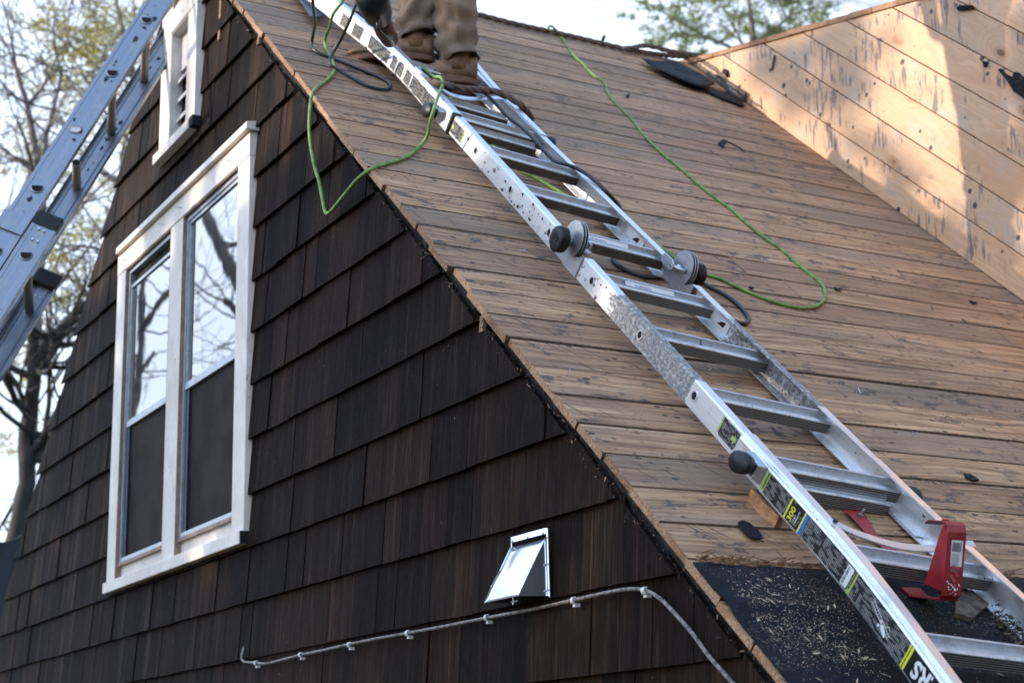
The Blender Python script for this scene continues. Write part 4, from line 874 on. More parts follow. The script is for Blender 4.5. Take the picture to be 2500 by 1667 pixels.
# stickers on the inside of the right rail and on two rungs
for (a0, a1) in ((.925, 1.03), (.385, .50)):
    mb = MB(); a = a0; w = wdt((a0+a1)/2)-.0036; mb.hexa([(a0, w, -.014), (a1, w, -.018), (a1, w, .012), (a0, w, .014)], [(a0, w+.0008, -.014), (a1, w+.0008, -.018), (a1, w+.0008, .012), (a0, w+.0008, .014)]); mb.build('faded_sticker', 'paper', lad)
    mb = MB(); mb.add([(a0+.045, w-.0006, -.012), (a0+.080, w-.0006, -.010), (a0+.085, w-.0006, .006), (a0+.066, w-.0006, .002)], [(0, 1, 2, 3)]); mb.build('torn_patch', 'black', lad)
for k in (2, 3):
    a = k*.3048; mb = MB(); mb.hexa([(a-.010, .10, .0210), (a+.004, .10, .0125), (a+.004, .26, .0125), (a-.010, .26, .0210)], [(a-.010, .10, .0214), (a+.004, .10, .0130), (a+.004, .26, .0130), (a-.010, .26, .0214)]); mb.build('rung_sticker', 'paper', lad)
    text('ADVERTENCIA', .0085, mat4(np.array([0, 1., 0]), np.array([-.85, 0, .52]), np.array([.52, 0, .85]), np.array([a+.002, .13, .0146])), 'blue')
mb = MB(); sweep(mb, outprof(1), [(-1.80, flL(-1.80)-.0012, .001), (-1.70, flL(-1.70)-.0012, .001)]); mb.build('yellow_tape', 'tape', lad)

# ------------------------------------------------------------------ red roof bracket
bx, bt = roofp(2314, 1462, .052); B0 = rw(bx, bt, .052)
br = empty('roof_bracket', Matrix.Translation(B0), 'red steel roof bracket with torn white barcode sticker under the ladder', 'roof bracket')
hw = .0255; mb = MB(); prof = [(.000, .000), (.010, .006), (.016, .020), (.044, .130), (.043, .145), (.034, .154), (-.008, .162), (-.020, .158)]
vs = []
for i, (x, z) in enumerate(prof):
    vs += [(x, -hw, z), (x, hw, z)]
n = len(prof); inner = [(x-.003 if i < 5 else x, z-(0 if i < 4 else .003)) for i, (x, z) in enumerate(prof)]
for (x, z) in inner: vs += [(x, -hw, z), (x, hw, z)]
fs = [(2*i, 2*i+1, 2*i+3, 2*i+2) for i in range(n-1)]+[(2*n+2*i, 2*n+2*i+2, 2*n+2*i+3, 2*n+2*i+1) for i in range(n-1)]+[(2*i, 2*i+2, 2*n+2*i+2, 2*n+2*i) for i in range(n-1)]+[(2*i+1, 2*n+2*i+1, 2*n+2*i+3, 2*i+3) for i in range(n-1)]+[(0, 2*n, 2*n+1, 1), (2*n-2, 2*n-1, 4*n-1, 4*n-2)]
mm = [1 if i >= 5 else 0 for i in range(n-1)]+[0]*(len(fs)-(n-1)); mb.add(vs, fs, mm); mb.build('hook_plate', ['red', 'redo'], br, bevel=.001)
mb = MB(); mb.hexa([(.012, -hw+.0002, .014), (.042, -hw+.0002, .130), (.034, -hw+.0002, .152), (-.036, -hw+.0002, .034)], [(.012, -hw+.003, .014), (.042, -hw+.003, .130), (.034, -hw+.003, .152), (-.036, -hw+.003, .034)]); mb.build('web', 'red', br)
# strap lying along the roof under the rungs
mb = MB(); c0, s0_ = -math.cos(TH), math.sin(TH)
def alongs(d, y, h): q = max(0, min(1, d/.07)); h -= .046*q; return (c0*d+math.sin(TH)*h, y, s0_*d+math.cos(TH)*h)
mb.hexa([alongs(-.004, -hw, 0), alongs(-.004, hw, 0), alongs(.07, hw, 0), alongs(.07, -hw, 0)], [alongs(-.004, -hw, .003), alongs(-.004, hw, .003), alongs(.07, hw, .003), alongs(.07, -hw, .003)]); mb.hexa([alongs(.07, -hw, 0), alongs(.07, hw, 0), alongs(.10, hw, 0), alongs(.10, -hw, 0)], [alongs(.07, -hw, .003), alongs(.07, hw, .003), alongs(.10, hw, .003), alongs(.10, -hw, .003)]); mb.build('foot_strap', 'red', br)
def rb(px, py, h): s_, t_ = roofp(px, py, h); return tuple(rw(s_, t_, h)-B0)
for q, hh in (([(2061, 1242.4), (2108, 1248), (2144, 1308), (2126, 1314)], .010), ([(2139, 1318), (2162.6, 1311.5), (2236, 1390), (2190, 1388)], .008)):
    mb = MB(); mb.hexa([rb(a, c, hh) for a, c in q], [rb(a, c, hh+.004) for a, c in q]); mb.build('roof_strap', 'red', br, bevel=.001)
p_ = Vector(rb(2098, 1262, .014)); Nn = Vector(N); mb = MB(); mb.cyl(p_, Nn, .006, .008, 6); mb.cyl(p_+Nn*.008, Nn+Vector((0, .3, 0)), .003, .016, 8); mb.build('bolt', 'zinc', br)
def fx_(z): return .016+(z-.020)*.028/.110
mb = MB(); mb.hexa([(fx_(.03)+.0006, -.014, .03), (fx_(.03)+.0006, .017, .03), (fx_(.114)+.0006, .017, .114), (fx_(.114)+.0006, -.014, .114)], [(fx_(.03)+.001, -.014, .03), (fx_(.03)+.001, .017, .03), (fx_(.114)+.001, .017, .114), (fx_(.114)+.001, -.014, .114)]); st = mb.build('sticker', 'paper', br)
for v in st.data.vertices:
    if v.co.z < .05: v.co.y += .004; v.co.z += .006
mb = MB(); y = -.011
while y < .013:
    wd = random.choice([.0005, .0009, .0012]); mb.add([(fx_(.092)+.0013, y, .092), (fx_(.092)+.0013, y+wd, .092), (fx_(.110)+.0013, y+wd, .110), (fx_(.110)+.0013, y, .110)], [(0, 1, 2, 3)]); y += wd+random.choice([.0006, .001])
mb.build('barcode', 'black', br)
mb = MB(); z = .052
while z < .088: e = .012+random.uniform(-.004, 0); mb.add([(fx_(z)+.0013, -.0105, z), (fx_(z)+.0013, e, z), (fx_(z+.0007)+.0013, e, z+.0007), (fx_(z+.0007)+.0013, -.0105, z+.0007)], [(0, 1, 2, 3)]); z += .0022
mb.build('fine_print', 'steel', br)
mb = MB()
for (y, z, r_) in ((-.004, .062, .005), (.006, .047, .006), (-.007, .042, .005), (.010, .058, .004), (0, .036, .006)):
    pts = [(fx_(z)+.0018, y+r_*(.6+.5*random.random())*math.cos(t), z+r_*(.6+.5*random.random())*math.sin(t)) for t in np.linspace(0, 2*PI, 9)[:-1]]; mb.add(pts, [tuple(range(8))])
mb.build('torn_patch', 'red', br)
mb = MB()
for i in range(26):
    y = random.uniform(-.018, .018); z = random.uniform(.008, .034); r_ = random.uniform(.0008, .0032); pts = [(fx_(z)+.0012-max(0, .018-z)*.4, y+r_*(.5+.6*random.random())*math.cos(t), z+r_*(.5+.6*random.random())*math.sin(t)) for t in np.linspace(0, 2*PI, 7)[:-1]]; mb.add(pts, [tuple(range(6))])
tag(mb.build('paper_flecks', 'paper', br), kind='stuff')
mb = MB(); mb.cyl((.010, .004, .1595), (0, 0, 1), .0075, .002, 14); mb.build('rivet', 'redo', br)

# ------------------------------------------------------------------ loose things on the roof
def roofquad(q, h, k=0): return [tuple(rw(*roofp(a, c, h), h)) for a, c in q]
A1 = rw(1.352, .258, .001); e1 = (rw(1.450, .266)-rw(1.352, .258)); e1 /= np.linalg.norm(e1); e2 = np.cross(N, e1)
mb = MB(); Lb, n = .105, 8; bot = []; top = []
blk = MB()
for i in range(n+1):
    u = i/n; wv = .003*math.sin(u*9); w1 = .024+.004*math.sin(u*5)
    for (e_, h_) in ((wv, 0), (w1, 0), (w1-.002, .027-.003*u), (wv+.001, .030-.003*u)): blk.v.append(tuple(A1+e1*Lb*u-e2*0+e2*(e_)+N*h_))
for i in range(n):
    for k in range(4): blk.f.append((i*4+k, i*4+(k+1) % 4, (i+1)*4+(k+1) % 4, (i+1)*4+k)); blk.m.append(1 if k == 2 else 0)
blk.f += [(3, 2, 1, 0), tuple(n*4+k for k in range(4))]; blk.m += [0, 0]
tag(blk.build('wood_offcut', ['block', 'end'], None), 'small orange sawn wood offcut lying below the black lock knob', 'wood block')
def scrap(name, pts, h, lab, cat, grp=None, mat='felt'):
    mb = MB(); b_ = [rw(*roofp(a, c, h), h+random.uniform(0, .002)) for a, c in pts]; t_ = [p+N*random.uniform(.002, .005) for p in b_]; mb.hexa([tuple(p) for p in b_], [tuple(p) for p in t_]); return tag(mb.build(name, mat, None), lab, cat, grp)
scrap('felt_scrap', [(1800, 1277), (1812, 1273), (1829, 1277), (1850, 1296), (1864, 1316), (1836, 1317), (1818, 1305), (1806, 1290)], .004, 'diamond shaped black felt scrap dusted with sawdust beside wood offcut', 'felt scrap', 'torn felt scraps on the planks')
scrap('felt_scrap', [(1752, 352), (1765, 341), (1776, 346), (1770, 352), (1766, 364), (1757, 356)], .003, 'small grey felt scrap with a thin trailing strip below the dormer', 'felt scrap', 'torn felt scraps on the planks')
s3 = [tuple(rw(*roofp(a, c, .004), .004)) for a, c in ((1776, 346), (1795, 355), (1808, 362), (1817, 371))]
mb = MB(); mb.tube(s3, .0025, 6); tag(mb.build('felt_strip', 'felt', None), 'thin dark curl of felt beside the small grey scrap below dormer', 'felt strip')
scrap('felt_scrap', [(2352, 1158), (2366, 1160), (2389, 1174), (2372, 1175), (2356, 1166)], .003, 'narrow black felt scrap right of the ladder near the frame edge', 'felt scrap', 'torn felt scraps on the planks')
scrap('felt_scrap', [(2035, 703), (2044, 705), (2055, 707), (2052, 711), (2040, 709)], .003, 'tiny black chip just right of the green cord loop', 'felt scrap', 'torn felt scraps on the planks')
scrap('felt_scrap', [(1526, 237), (1532, 232), (1538, 232), (1534, 241), (1530, 238)], .003, 'tiny black chip right of the green cord high on the roof', 'felt scrap', 'torn felt scraps on the planks')
scrap('felt_scrap', [(1825, 703), (1833, 702), (1841, 705), (1835, 708)], .003, 'tiny dark chip inside the green cord loop above its lower strand', 'felt scrap', 'torn felt scraps on the planks')
scrap('felt_scrap', [(2365, 735), (2374, 737), (2386, 740), (2380, 743), (2370, 740)], .003, 'small dark chip on the planks near the right edge below dormer', 'felt scrap', 'torn felt scraps on the planks')
scrap('felt_scrap', [(1466, 106), (1469, 92), (1476, 88), (1478, 94), (1473, 107)], .012, 'small black tag of felt standing up from the ridge rope against the sky', 'felt scrap', 'torn felt scraps on the planks')
A2 = [roofp(a, c, .01) for a, c in ((2335, 1450), (2372, 1438), (2412, 1478), (2372, 1512), (2330, 1500))]
mb = MB(); mb.hexa([tuple(rw(a, c, .004)) for a, c in A2], [tuple(rw(a, c, .010+.006*random.random())) for a, c in A2]); tag(mb.build('old_shingle', 'rotwood', None), 'broken weathered shingle piece on the black felt behind the red bracket', 'shingle piece')
mb = MB(); random.seed(5)
for i in range(420):
    u = random.random(); px = 2430+u*110+random.gauss(0, 9); py = 1500+u*105+random.gauss(0, 12); a, c = roofp(px, py, .01); o = Vector(rw(a, c, .006+abs(random.gauss(0, .008)))); d = Vector((random.gauss(0, 1), random.gauss(0, 1), random.gauss(0, .6))).normalized()*random.uniform(.004, .016); e = d.orthogonal().normalized()*random.uniform(.001, .003)
    mb.add([o-e, o+e, o+d+e*.4, o+d-e*.4], [(0, 1, 2, 3)], random.choice([0, 0, 1]))
tag(mb.build('wood_debris', ['rotwood', 'ragged'], None), 'crumbled rotten wood debris lying under the lower right ladder rail', 'debris', kind='stuff')
# bunched felt by the dormer foot
fl = empty('felt_flap', MROOF, 'crumpled black felt flap peeled back where the dormer meets the ridge', 'roofing felt')
def crumple(px, h0, amp, name, seed, lift=0.0):
    amp *= .55; h0 = h0*.6
    P = [roofp(a, c, h0) for a, c in px]; c = (sum(p[0] for p in P)/len(P), sum(p[1] for p in P)/len(P)); rings = 6; m_ = len(P); vs = []
    for r_ in range(rings+1):
        u = r_/rings
        for (a, t_) in P:
            x = c[0]+(a-c[0])*(1-u*.999); y = c[1]+(t_-c[1])*(1-u*.999); vs.append((x, y, h0+lift*math.sin(u*PI/2)+amp*noise.noise(Vector((x*13, y*9, seed)))+.004*noise.noise(Vector((x*40, y*30, seed)))))
    fs = [(r_*m_+k, r_*m_+(k+1) % m_, (r_+1)*m_+(k+1) % m_, (r_+1)*m_+k) for r_ in range(rings) for k in range(m_)]; mb = MB(); mb.add(vs, fs); o = mb.build(name, 'felt', fl, smooth=True); sm = o.modifiers.new('sheet', 'SOLIDIFY'); sm.thickness = .004; return o
crumple([(1566, 143), (1580, 147), (1596, 151), (1612, 151), (1629, 149), (1645, 151), (1663, 157), (1690, 172), (1712, 182), (1728, 193), (1745, 205), (1741, 210), (1718, 214), (1700, 212), (1670, 200), (1649, 190), (1620, 177), (1596, 166), (1578, 154)], .040, .018, 'upper_fold', 1, .004)
crumple([(1596, 172), (1625, 182), (1660, 200), (1700, 214), (1735, 222), (1779, 227), (1800, 240), (1820, 262), (1808, 260), (1785, 250), (1757, 240), (1735, 226), (1710, 214), (1672, 207), (1664, 206), (1640, 196), (1615, 184)], .012, .010, 'lower_fold', 5, .002)
mb = MB(); q = [cheekpt(*p) for p in [(1731, 171), (1745, 183), (1763, 187), (1800, 210), (1829, 228), (1819, 262), (1780, 232), (1737, 204)]]
mb.hexa([(x, CHY-.012, z) for x, z in q], [(x+.002, CHY-.016-.01*random.random(), z) for x, z in q]); o = mb.build('step_flashing', 'flash', None); tag(o, 'bent brown strip of old flashing standing against the dormer foot', 'flashing')
# felt rags left on the dormer side
def rag(name, pts, lab, dy=.006, mat='felt'):
    mb = MB(); q = [cheekpt(*p) for p in pts]; mb.hexa([(x, CHY-.002-.0025, z) for x, z in q], [(x, CHY-.002-dy-.006*random.random(), z) for x, z in q]); return tag(mb.build(name, mat, None), lab, 'felt scrap', 'felt scraps nailed to the dormer side')
rag('felt_rag', [(2443, 172), (2450, 170), (2457, 180), (2470, 187), (2478, 190), (2482, 179), (2490, 178), (2500, 187), (2530, 200), (2530, 260), (2500, 237), (2484, 227), (2472, 208), (2460, 192)], 'large torn black felt rag at the right edge of dormer side', .012)
rag('felt_rag', [(2341, 22), (2350, 16), (2378, 15), (2384, 22), (2360, 27), (2344, 28)], 'oblong dark felt scrap under the uppermost dormer board seam', .010)
rag('felt_rag', [(1768, 176), (1772, 169), (1778, 171), (1781, 180), (1780, 191), (1772, 183)], 'pointed grey felt scrap on the lowest dormer board', .008)
rag('felt_rag', [(1893, 135), (1896, 137), (1892, 160), (1889, 174)], 'thin hanging felt sliver casting a shadow on the dormer boards', .008, 'flash')
rag('felt_rag', [(2404, 152), (2410, 151), (2414, 162), (2408, 166)], 'tiny dark felt chip left of the large torn rag', .008)
# blue grey metal sheet near the top of the ladder
q = [(700, -50), (728, -4), (757, 42), (780, 43), (800, 38), (795, -50)]; h = .03
mb = MB(); bt_ = [rw(*roofp(a, c, h), h) for a, c in q]; mb.hexa([tuple(p) for p in bt_], [tuple(p+N*.004) for p in bt_]); tag(mb.build('steel_sheet', 'bluesheet', None), 'blue grey metal sheet lying beside the upper end of roof ladder', 'metal sheet')

# ------------------------------------------------------------------ cords and ropes
def path3(lst):
    out_ = []
    for q in lst:
        k = q[0]
        if k == 'r': s_, t_ = roofp(q[1], q[2], q[3]); out_.append(rw(s_, t_, q[3]))
        elif k == 'l': a, w = onlad(q[1], q[2], q[3]); out_.append(lw(a, w, q[3]))
        elif k == 'w': x, z = wall(q[1], q[2], q[3]); out_.append(np.array([x, q[3], z]))
    return out_
def cord(name, lst, r_, mat, lab, cat, grp=None):
    mb = MB(); mb.tube(spline(path3(lst), .015), r_, 10); return tag(mb.build(name, mat, None, smooth=True), lab, cat, grp)
cord('power_cable', [('r', 1345, 78, .02), ('r', 1338, 68, .03), ('r', 1346, 64, .035), ('r', 1355, 72, .03)]+[('r', a, c, .0056) for a, c in
    [(1364, 82), (1378, 103), (1392, 125), (1408, 143), (1425, 158), (1436, 172), (1452, 186), (1470, 197), (1479, 208), (1481, 220), (1490, 237), (1505, 255), (1525, 275), (1548, 298), (1565, 322), (1590, 350), (1625, 382), (1660, 410), (1700, 446), (1745, 482), (1790, 515), (1828, 550), (1866, 580), (1904, 606), (1952, 648), (1992, 681), (2008, 697), (2015, 717), (2010, 735), (1992, 748), (1966, 752), (1933, 748), (1883, 735), (1832, 715), (1788, 695), (1759, 681), (1713, 666), (1680, 650), (1643, 627), (1615, 605), (1560, 575), (1490, 545), (1420, 500), (1350, 458), (1309, 435), (1273, 417), (1230, 385), (1195, 340), (1180, 322), (1140, 290), (1100, 240)]],
    .0052, 'green', 'lime green cord looping over the planks right of the ladder and passing beneath it', 'cord', 'green cords on the roof')
cord('power_cable', [('r', 842, -40, .30), ('r', 838, 0, .26), ('r', 828, 15, .24), ('r', 813, 36, .18), ('r', 805, 66, .10), ('r', 796, 87, .05), ('r', 793.6, 104.6, .02), ('r', 798.7, 125, .010), ('r', 810, 145, .008), ('r', 816.6, 166, .008), ('r', 812.8, 181, .007), ('r', 795, 199, .007), ('r', 774.5, 213, .008), ('r', 765, 225, .009), ('w', 759, 243, -.045), ('w', 756.6, 270, -.055), ('w', 755, 306, -.06), ('w', 756.6, 339, -.06), ('w', 761.7, 375, -.06), ('w', 769, 410, -.06), ('w', 778, 440, -.06), ('w', 787, 483.5, -.06), ('w', 792.6, 512.6, -.06), ('w', 799, 521.7, -.06), ('w', 814, 509, -.06), ('w', 832, 487, -.06), ('w', 850, 465, -.06), ('w', 868, 443, -.058), ('w', 888, 425, -.052), ('w', 903, 415, -.042), ('r', 918, 408, .010), ('r', 937, 401, .008), ('r', 965, 394, .008), ('r', 993, 383, .008), ('r', 1016, 366, .010), ('r', 1034, 348, .02), ('r', 1045, 328, .05), ('r', 1050, 300, .09), ('l', 1059, 268, .050), ('l', 1072, 229.6, .050), ('l', 1081, 206.6, .052), ('l', 1078, 191, .055), ('l', 1068, 188, .05), ('l', 1059, 187.5, .04), ('l', 1044, 176, .02), ('l', 1028, 161, .0), ('r', 1000, 130, .03)],
    .0056, 'green', 'lime green cord draped over ladder rail and hanging off the roof edge over the shingles', 'cord', 'green cords on the roof')
cord('air_hose', [('r', 763, -60, .34), ('r', 763.5, 0, .26), ('r', 766, 29, .20), ('r', 769, 57, .12), ('r', 764.4, 86, .05), ('r', 760.6, 107, .015), ('r', 766, 122, .010), ('r', 787, 134, .008), ('r', 812, 142.5, .008), ('r', 837, 153, .010), ('r', 879, 170, .008), ('r', 913.6, 183.6, .008), ('r', 940, 196, .008), ('r', 952.9, 207, .008), ('r', 950, 216, .008), ('r', 932.8, 218.5, .008), ('r', 902, 212, .008), ('r', 864, 193, .008), ('r', 825.6, 171, .012), ('r', 808, 158.8, .02), ('r', 806.5, 143.5, .03), ('r', 816, 124, .05), ('r', 833, 95.6, .10), ('r', 848.6, 63, .17), ('r', 862, 30.6, .25), ('r', 873.5, 0, .33), ('r', 885, -50, .45)],
    .0058, 'cord', 'black hose hanging in a narrow loop on the planks left of the ladder rail', 'hose', 'black hoses on the roof')
cord('air_hose', [('l', 1095, 214, .055), ('l', 1120, 219, .050), ('l', 1149.5, 221.7, .045), ('l', 1165, 223.6, .042), ('l', 1184, 228, .035), ('l', 1195, 238, .03), ('l', 1209, 253, .03), ('l', 1228, 274, .03), ('l', 1249, 293.5, .032), ('l', 1270, 308.8, .034), ('l', 1295, 331.7, .034), ('l', 1318, 356.6, .034), ('l', 1342.7, 383, .034), ('l', 1356, 395, .036), ('l', 1375, 400.6, .042), ('l', 1400, 408, .044), ('l', 1423, 420, .044), ('l', 1450, 439, .040), ('l', 1480, 468, .03), ('l', 1510, 502, .0), ('r', 1525, 545, .01), ('r', 1505, 600, .008), ('r', 1497, 632.7, .007), ('r', 1513, 650.5, .007), ('r', 1543, 666, .007), ('r', 1576.5, 676, .007), ('r', 1620, 678, .007), ('r', 1670, 676, .007), ('r', 1706.6, 686, .007), ('r', 1734.7, 701.5, .007), ('r', 1773, 722, .007), ('r', 1803.6, 745, .007), ('r', 1824, 770, .007), ('r', 1828, 781, .007), ('r', 1819, 790, .007), ('r', 1801, 787, .007), ('r', 1785, 780, .007)],
    .0062, 'cord', 'black hose running down the rungs and curling out past the right hinge', 'hose', 'black hoses on the roof')
def rope(name, lst, r_, lab, hairs=220):
    P = spline(path3(lst), .009); mb = MB(); mb.tube(P, r_, 15, True, 0, 3, 42)
    for i in range(hairs):
        p = random.choice(P); d = Vector((random.gauss(0, 1), random.gauss(0, 1), random.gauss(0, 1))).normalized(); e = d.orthogonal().normalized()*.0006; o = p+d*r_*.8; mb.add([o-e, o+e, o+d*random.uniform(.003, .009)+e*2], [(0, 1, 2)])
    return tag(mb.build(name, 'rope', None), lab, 'rope', 'brown ropes on the roof')
rope('rope', [('r', a, c, .014) for a, c in [(960, -30), (1000, -14), (1045, 2), (1092, 14), (1150, 32), (1183, 40), (1225, 51), (1275, 63), (1330, 75), (1385, 87), (1440, 100), (1495, 113), (1545, 124), (1600, 133), (1650, 138), (1690, 140)]], .0108, 'thick brown rope lying along the roof ridge against the sky', 500)
rope('rope', [('r', 1520, 120, .02), ('r', 1548, 117, .035), ('r', 1572, 112, .045), ('r', 1600, 116, .05), ('r', 1640, 127, .045), ('r', 1690, 134, .04), ('r', 1730, 140, .04)], .0108, 'second strand of brown rope arching above the ridge rope beside dormer', 150)
rope('rope', [('l', 1040, 196, .030), ('l', 1066, 204, .046), ('l', 1098, 210, .056), ('l', 1126.5, 217, .056), ('l', 1155, 219, .054), ('l', 1184, 221, .054), ('l', 1212.6, 225.6, .056), ('l', 1233.7, 234, .056), ('l', 1254.7, 244.7, .055), ('l', 1270, 256, .05), ('l', 1283, 269.6, .03), ('l', 1292, 281, .005), ('l', 1297, 292, -.02)], .0108, 'frayed brown rope draped across the ladder over its bent brace', 500)

# ------------------------------------------------------------------ the worker
per = empty('person', Matrix.Identity(4), 'roofer in baggy brown work trousers and tan boots standing on the ladder', 'person')
hr = rw(*roofp(1150, 212, .05), .05); hl = rw(*roofp(1045, 163, .05), .05); fd = np.array([-.52, -.855, 0]); fd /= np.linalg.norm(fd); sd_ = np.array([-fd[1], fd[0], 0])
def boot(heel, name, ln=.295, tilt=0.0, fdv=fd):
    ring = []; n = 14; seg = 14; F = np.array([fdv[0], fdv[1], tilt]); F /= np.linalg.norm(F); Sd = np.cross(np.array([0, 0, 1.0]), F); Sd /= np.linalg.norm(Sd); U = np.cross(F, Sd)
    up = MB(); vs = []
    for i in range(n+1):
        u = i/n; w = .036+.014*math.sin(min(1, u*1.25)*PI*.5)*(1 if u < .8 else math.sqrt(max(.02, 1-((u-.8)/.2)**2))); w *= (.85+.15*min(1, u/.1)) if u < .1 else 1
        h = (.115 if u < .30 else .115-(u-.30)/.35*.045 if u < .65 else .070-(u-.65)/.35*.018); h *= 1 if u < .9 else math.sqrt(max(.15, 1-((u-.9)/.13)**2))
        for k in range(seg):
            an = PI*k/(seg-1); x = math.cos(an); y = math.sin(an)**.75; vs.append(heel+F*(ln*u-.02)+Sd*(w*x)+U*(.026+(h-.026)*y))
    fs = [(i*seg+k, i*seg+(k+1) % seg, (i+1)*seg+(k+1) % seg, (i+1)*seg+k) for i in range(n) for k in range(seg)]+[tuple(range(seg))[::-1], tuple(n*seg+k for k in range(seg))]
    up.add(vs, fs); c = heel+F*.045; sh_ = [c+np.array([0, 0, z]) for z in (.05, .10, .14, .19)]
    up.tube([Vector(p) for p in sh_], [.048, .047, .050, .050], 16); b_ = up.build('boot', 'boot', per, smooth=True)
    so_ = MB(); lo = []; hi = []
    for i in range(24):
        t = 2*PI*i/24; a = .5-.5*math.cos(t); w = (.040+.012*math.sin(min(1, a*1.2)*PI/2))*(abs(math.sin(t))**.55)*(1 if math.sin(t) > 0 else -1); p = heel+F*(ln*1.03*a-.026)+Sd*w; lo.append(tuple(p)); hi.append(tuple(p+U*.030))
    so_.hexa(lo, hi); s_ = so_.build('sole', 'sole', b_, bevel=.004)
    return c, F
cR, FR = boot(hr, 'boot', .30, 0.05); cL, FL = boot(hl+np.array([0, 0, .012]), 'boot', .31, .03)
def trouser(c, top_off, seed):
    P = []; R_ = []; mb = MB(); vs = []; n = 60; seg = 40; hem = c+np.array([0, 0, .098]); top = c+np.array(top_off)
    for i in range(n+1):
        u = i/n; p = hem*(1-u)+top*u; base = .066+.020*min(1, u*2.2)+.018*max(0, u-.6)
        for k in range(seg):
            an = 2*PI*k/seg; d = np.array([math.cos(an), math.sin(an), 0]); zz = p[2]*1.0
            fold = .0105*math.sin(zz*70+2.2*math.sin(an+seed)+3*noise.noise(Vector((math.cos(an)*1.3, math.sin(an)*1.3, zz*5+seed))))*max(0, 1-u*1.6)
            fold += .017*noise.noise(Vector((math.cos(an)*1.6+seed, math.sin(an)*1.6, zz*16)))+.004*noise.noise(Vector((math.cos(an)*5+seed, math.sin(an)*5, zz*40)))
            sq = 1+.10*math.cos(2*(an-.6)); sag = .014*math.cos(an-1.0) if i == 0 else 0
            vs.append(p+d*(base*sq+fold)+np.array([0, 0, sag]))
    fs = [(i*seg+k, i*seg+(k+1) % seg, (i+1)*seg+(k+1) % seg, (i+1)*seg+k) for i in range(n) for k in range(seg)]; mb.add(vs, fs)
    o = mb.build('trouser_leg', 'cloth', per, smooth=True); sm = o.modifiers.new('cloth', 'SOLIDIFY'); sm.thickness = .003; return top
hip = (cR+cL)/2+np.array([.02, .03, .98])
tR = trouser(cR, (hip-cR)*.95+sd_*.02, 1.0); tL = trouser(cL, (hip-cL)*.95-sd_*.02, 4.3)
# body: one continuous skinned figure
J = {}; 
def jv(p): return tuple(float(q) for q in p)
Z3 = np.array([0, 0, 1.0]); kR = cR*.5+hip*.5+fd*.04; kL = cL*.5+hip*.5+fd*.04
vb = [hip+Z3*.02, hip+sd_*.09, kR, cR+Z3*.08, hip-sd_*.09, kL, cL+Z3*.08, hip+Z3*.25, hip+Z3*.48, hip+Z3*.50+sd_*.17, hip+Z3*.26+sd_*.22+fd*.05, hip+Z3*.10+sd_*.17+fd*.18, hip+Z3*.10+sd_*.10+fd*.26, hip+Z3*.50-sd_*.17, hip+Z3*.22-sd_*.20+fd*.02, hip+Z3*.08-sd_*.15+fd*.16, hip+Z3*.10-sd_*.08+fd*.22, hip+Z3*.56+fd*.02, hip+Z3*.66+fd*.05, hip+Z3*.76+fd*.06]
eb = [(0, 1), (1, 2), (2, 3), (0, 4), (4, 5), (5, 6), (0, 7), (7, 8), (8, 9), (9, 10), (10, 11), (11, 12), (8, 13), (13, 14), (14, 15), (15, 16), (8, 17), (17, 18), (18, 19)]
rb_ = [.13, .085, .055, .04, .085, .055, .04, .13, .14, .06, .05, .035, .04, .06, .05, .035, .04, .05, .085, .07]
# the right foot is to the far side; swap so that the right leg meets hip on its own side
me = bpy.data.meshes.new('body'); me.from_pydata([jv(p) for p in vb], eb, []); me.materials.append(MAT['jacket'])
bo = bpy.data.objects.new('body', me); COL.objects.link(bo); bo.parent = per; mod = bo.modifiers.new('skin', 'SKIN')
for i, sv in enumerate(me.skin_vertices[0].data): sv.radius = (rb_[i], rb_[i]); sv.use_root = (i == 0)
bo.modifiers.new('smooth', 'SUBSURF').levels = 1
hc = hip+Z3*.74+fd*.06; mb = MB(); mb.tube([Vector(hc+Z3*z) for z in (-.11, -.09, -.04, .02, .07, .10)], [.04, .065, .085, .09, .07, .02], 18); hd = mb.build('head', 'skin', per, smooth=True)
mb = MB(); mb.tube([Vector(hc-fd*.01+Z3*z) for z in (-.01, .03, .08, .112)], [.093, .095, .075, .02], 18); mb.build('hair', 'bark', hd, smooth=True)
for s1 in (-1, 1):
    mb = MB(); mb.tube([Vector(hc+fd*.078+sd_*.03*s1+Z3*.0), Vector(hc+fd*.086+sd_*.03*s1+Z3*.0)], [.011, .006], 8); mb.build('eye', 'paper', hd, smooth=True)
    mb = MB(); mb.tube([Vector(hc+sd_*.085*s1-Z3*.03), Vector(hc+sd_*.093*s1), Vector(hc+sd_*.085*s1+Z3*.02)], [.008, .014, .008], 8); mb.build('ear', 'skin', hd, smooth=True)
mb = MB(); mb.tube([Vector(hc+fd*.082+Z3*.005), Vector(hc+fd*.108-Z3*.028), Vector(hc+fd*.088-Z3*.034)], [.008, .014, .010], 8); mb.tube([Vector(hc+fd*.083-sd_*.022-Z3*.058), Vector(hc+fd*.090-Z3*.058), Vector(hc+fd*.083+sd_*.022-Z3*.058)], .006, 6); mb.build('nose_and_mouth', 'skin', hd, smooth=True)
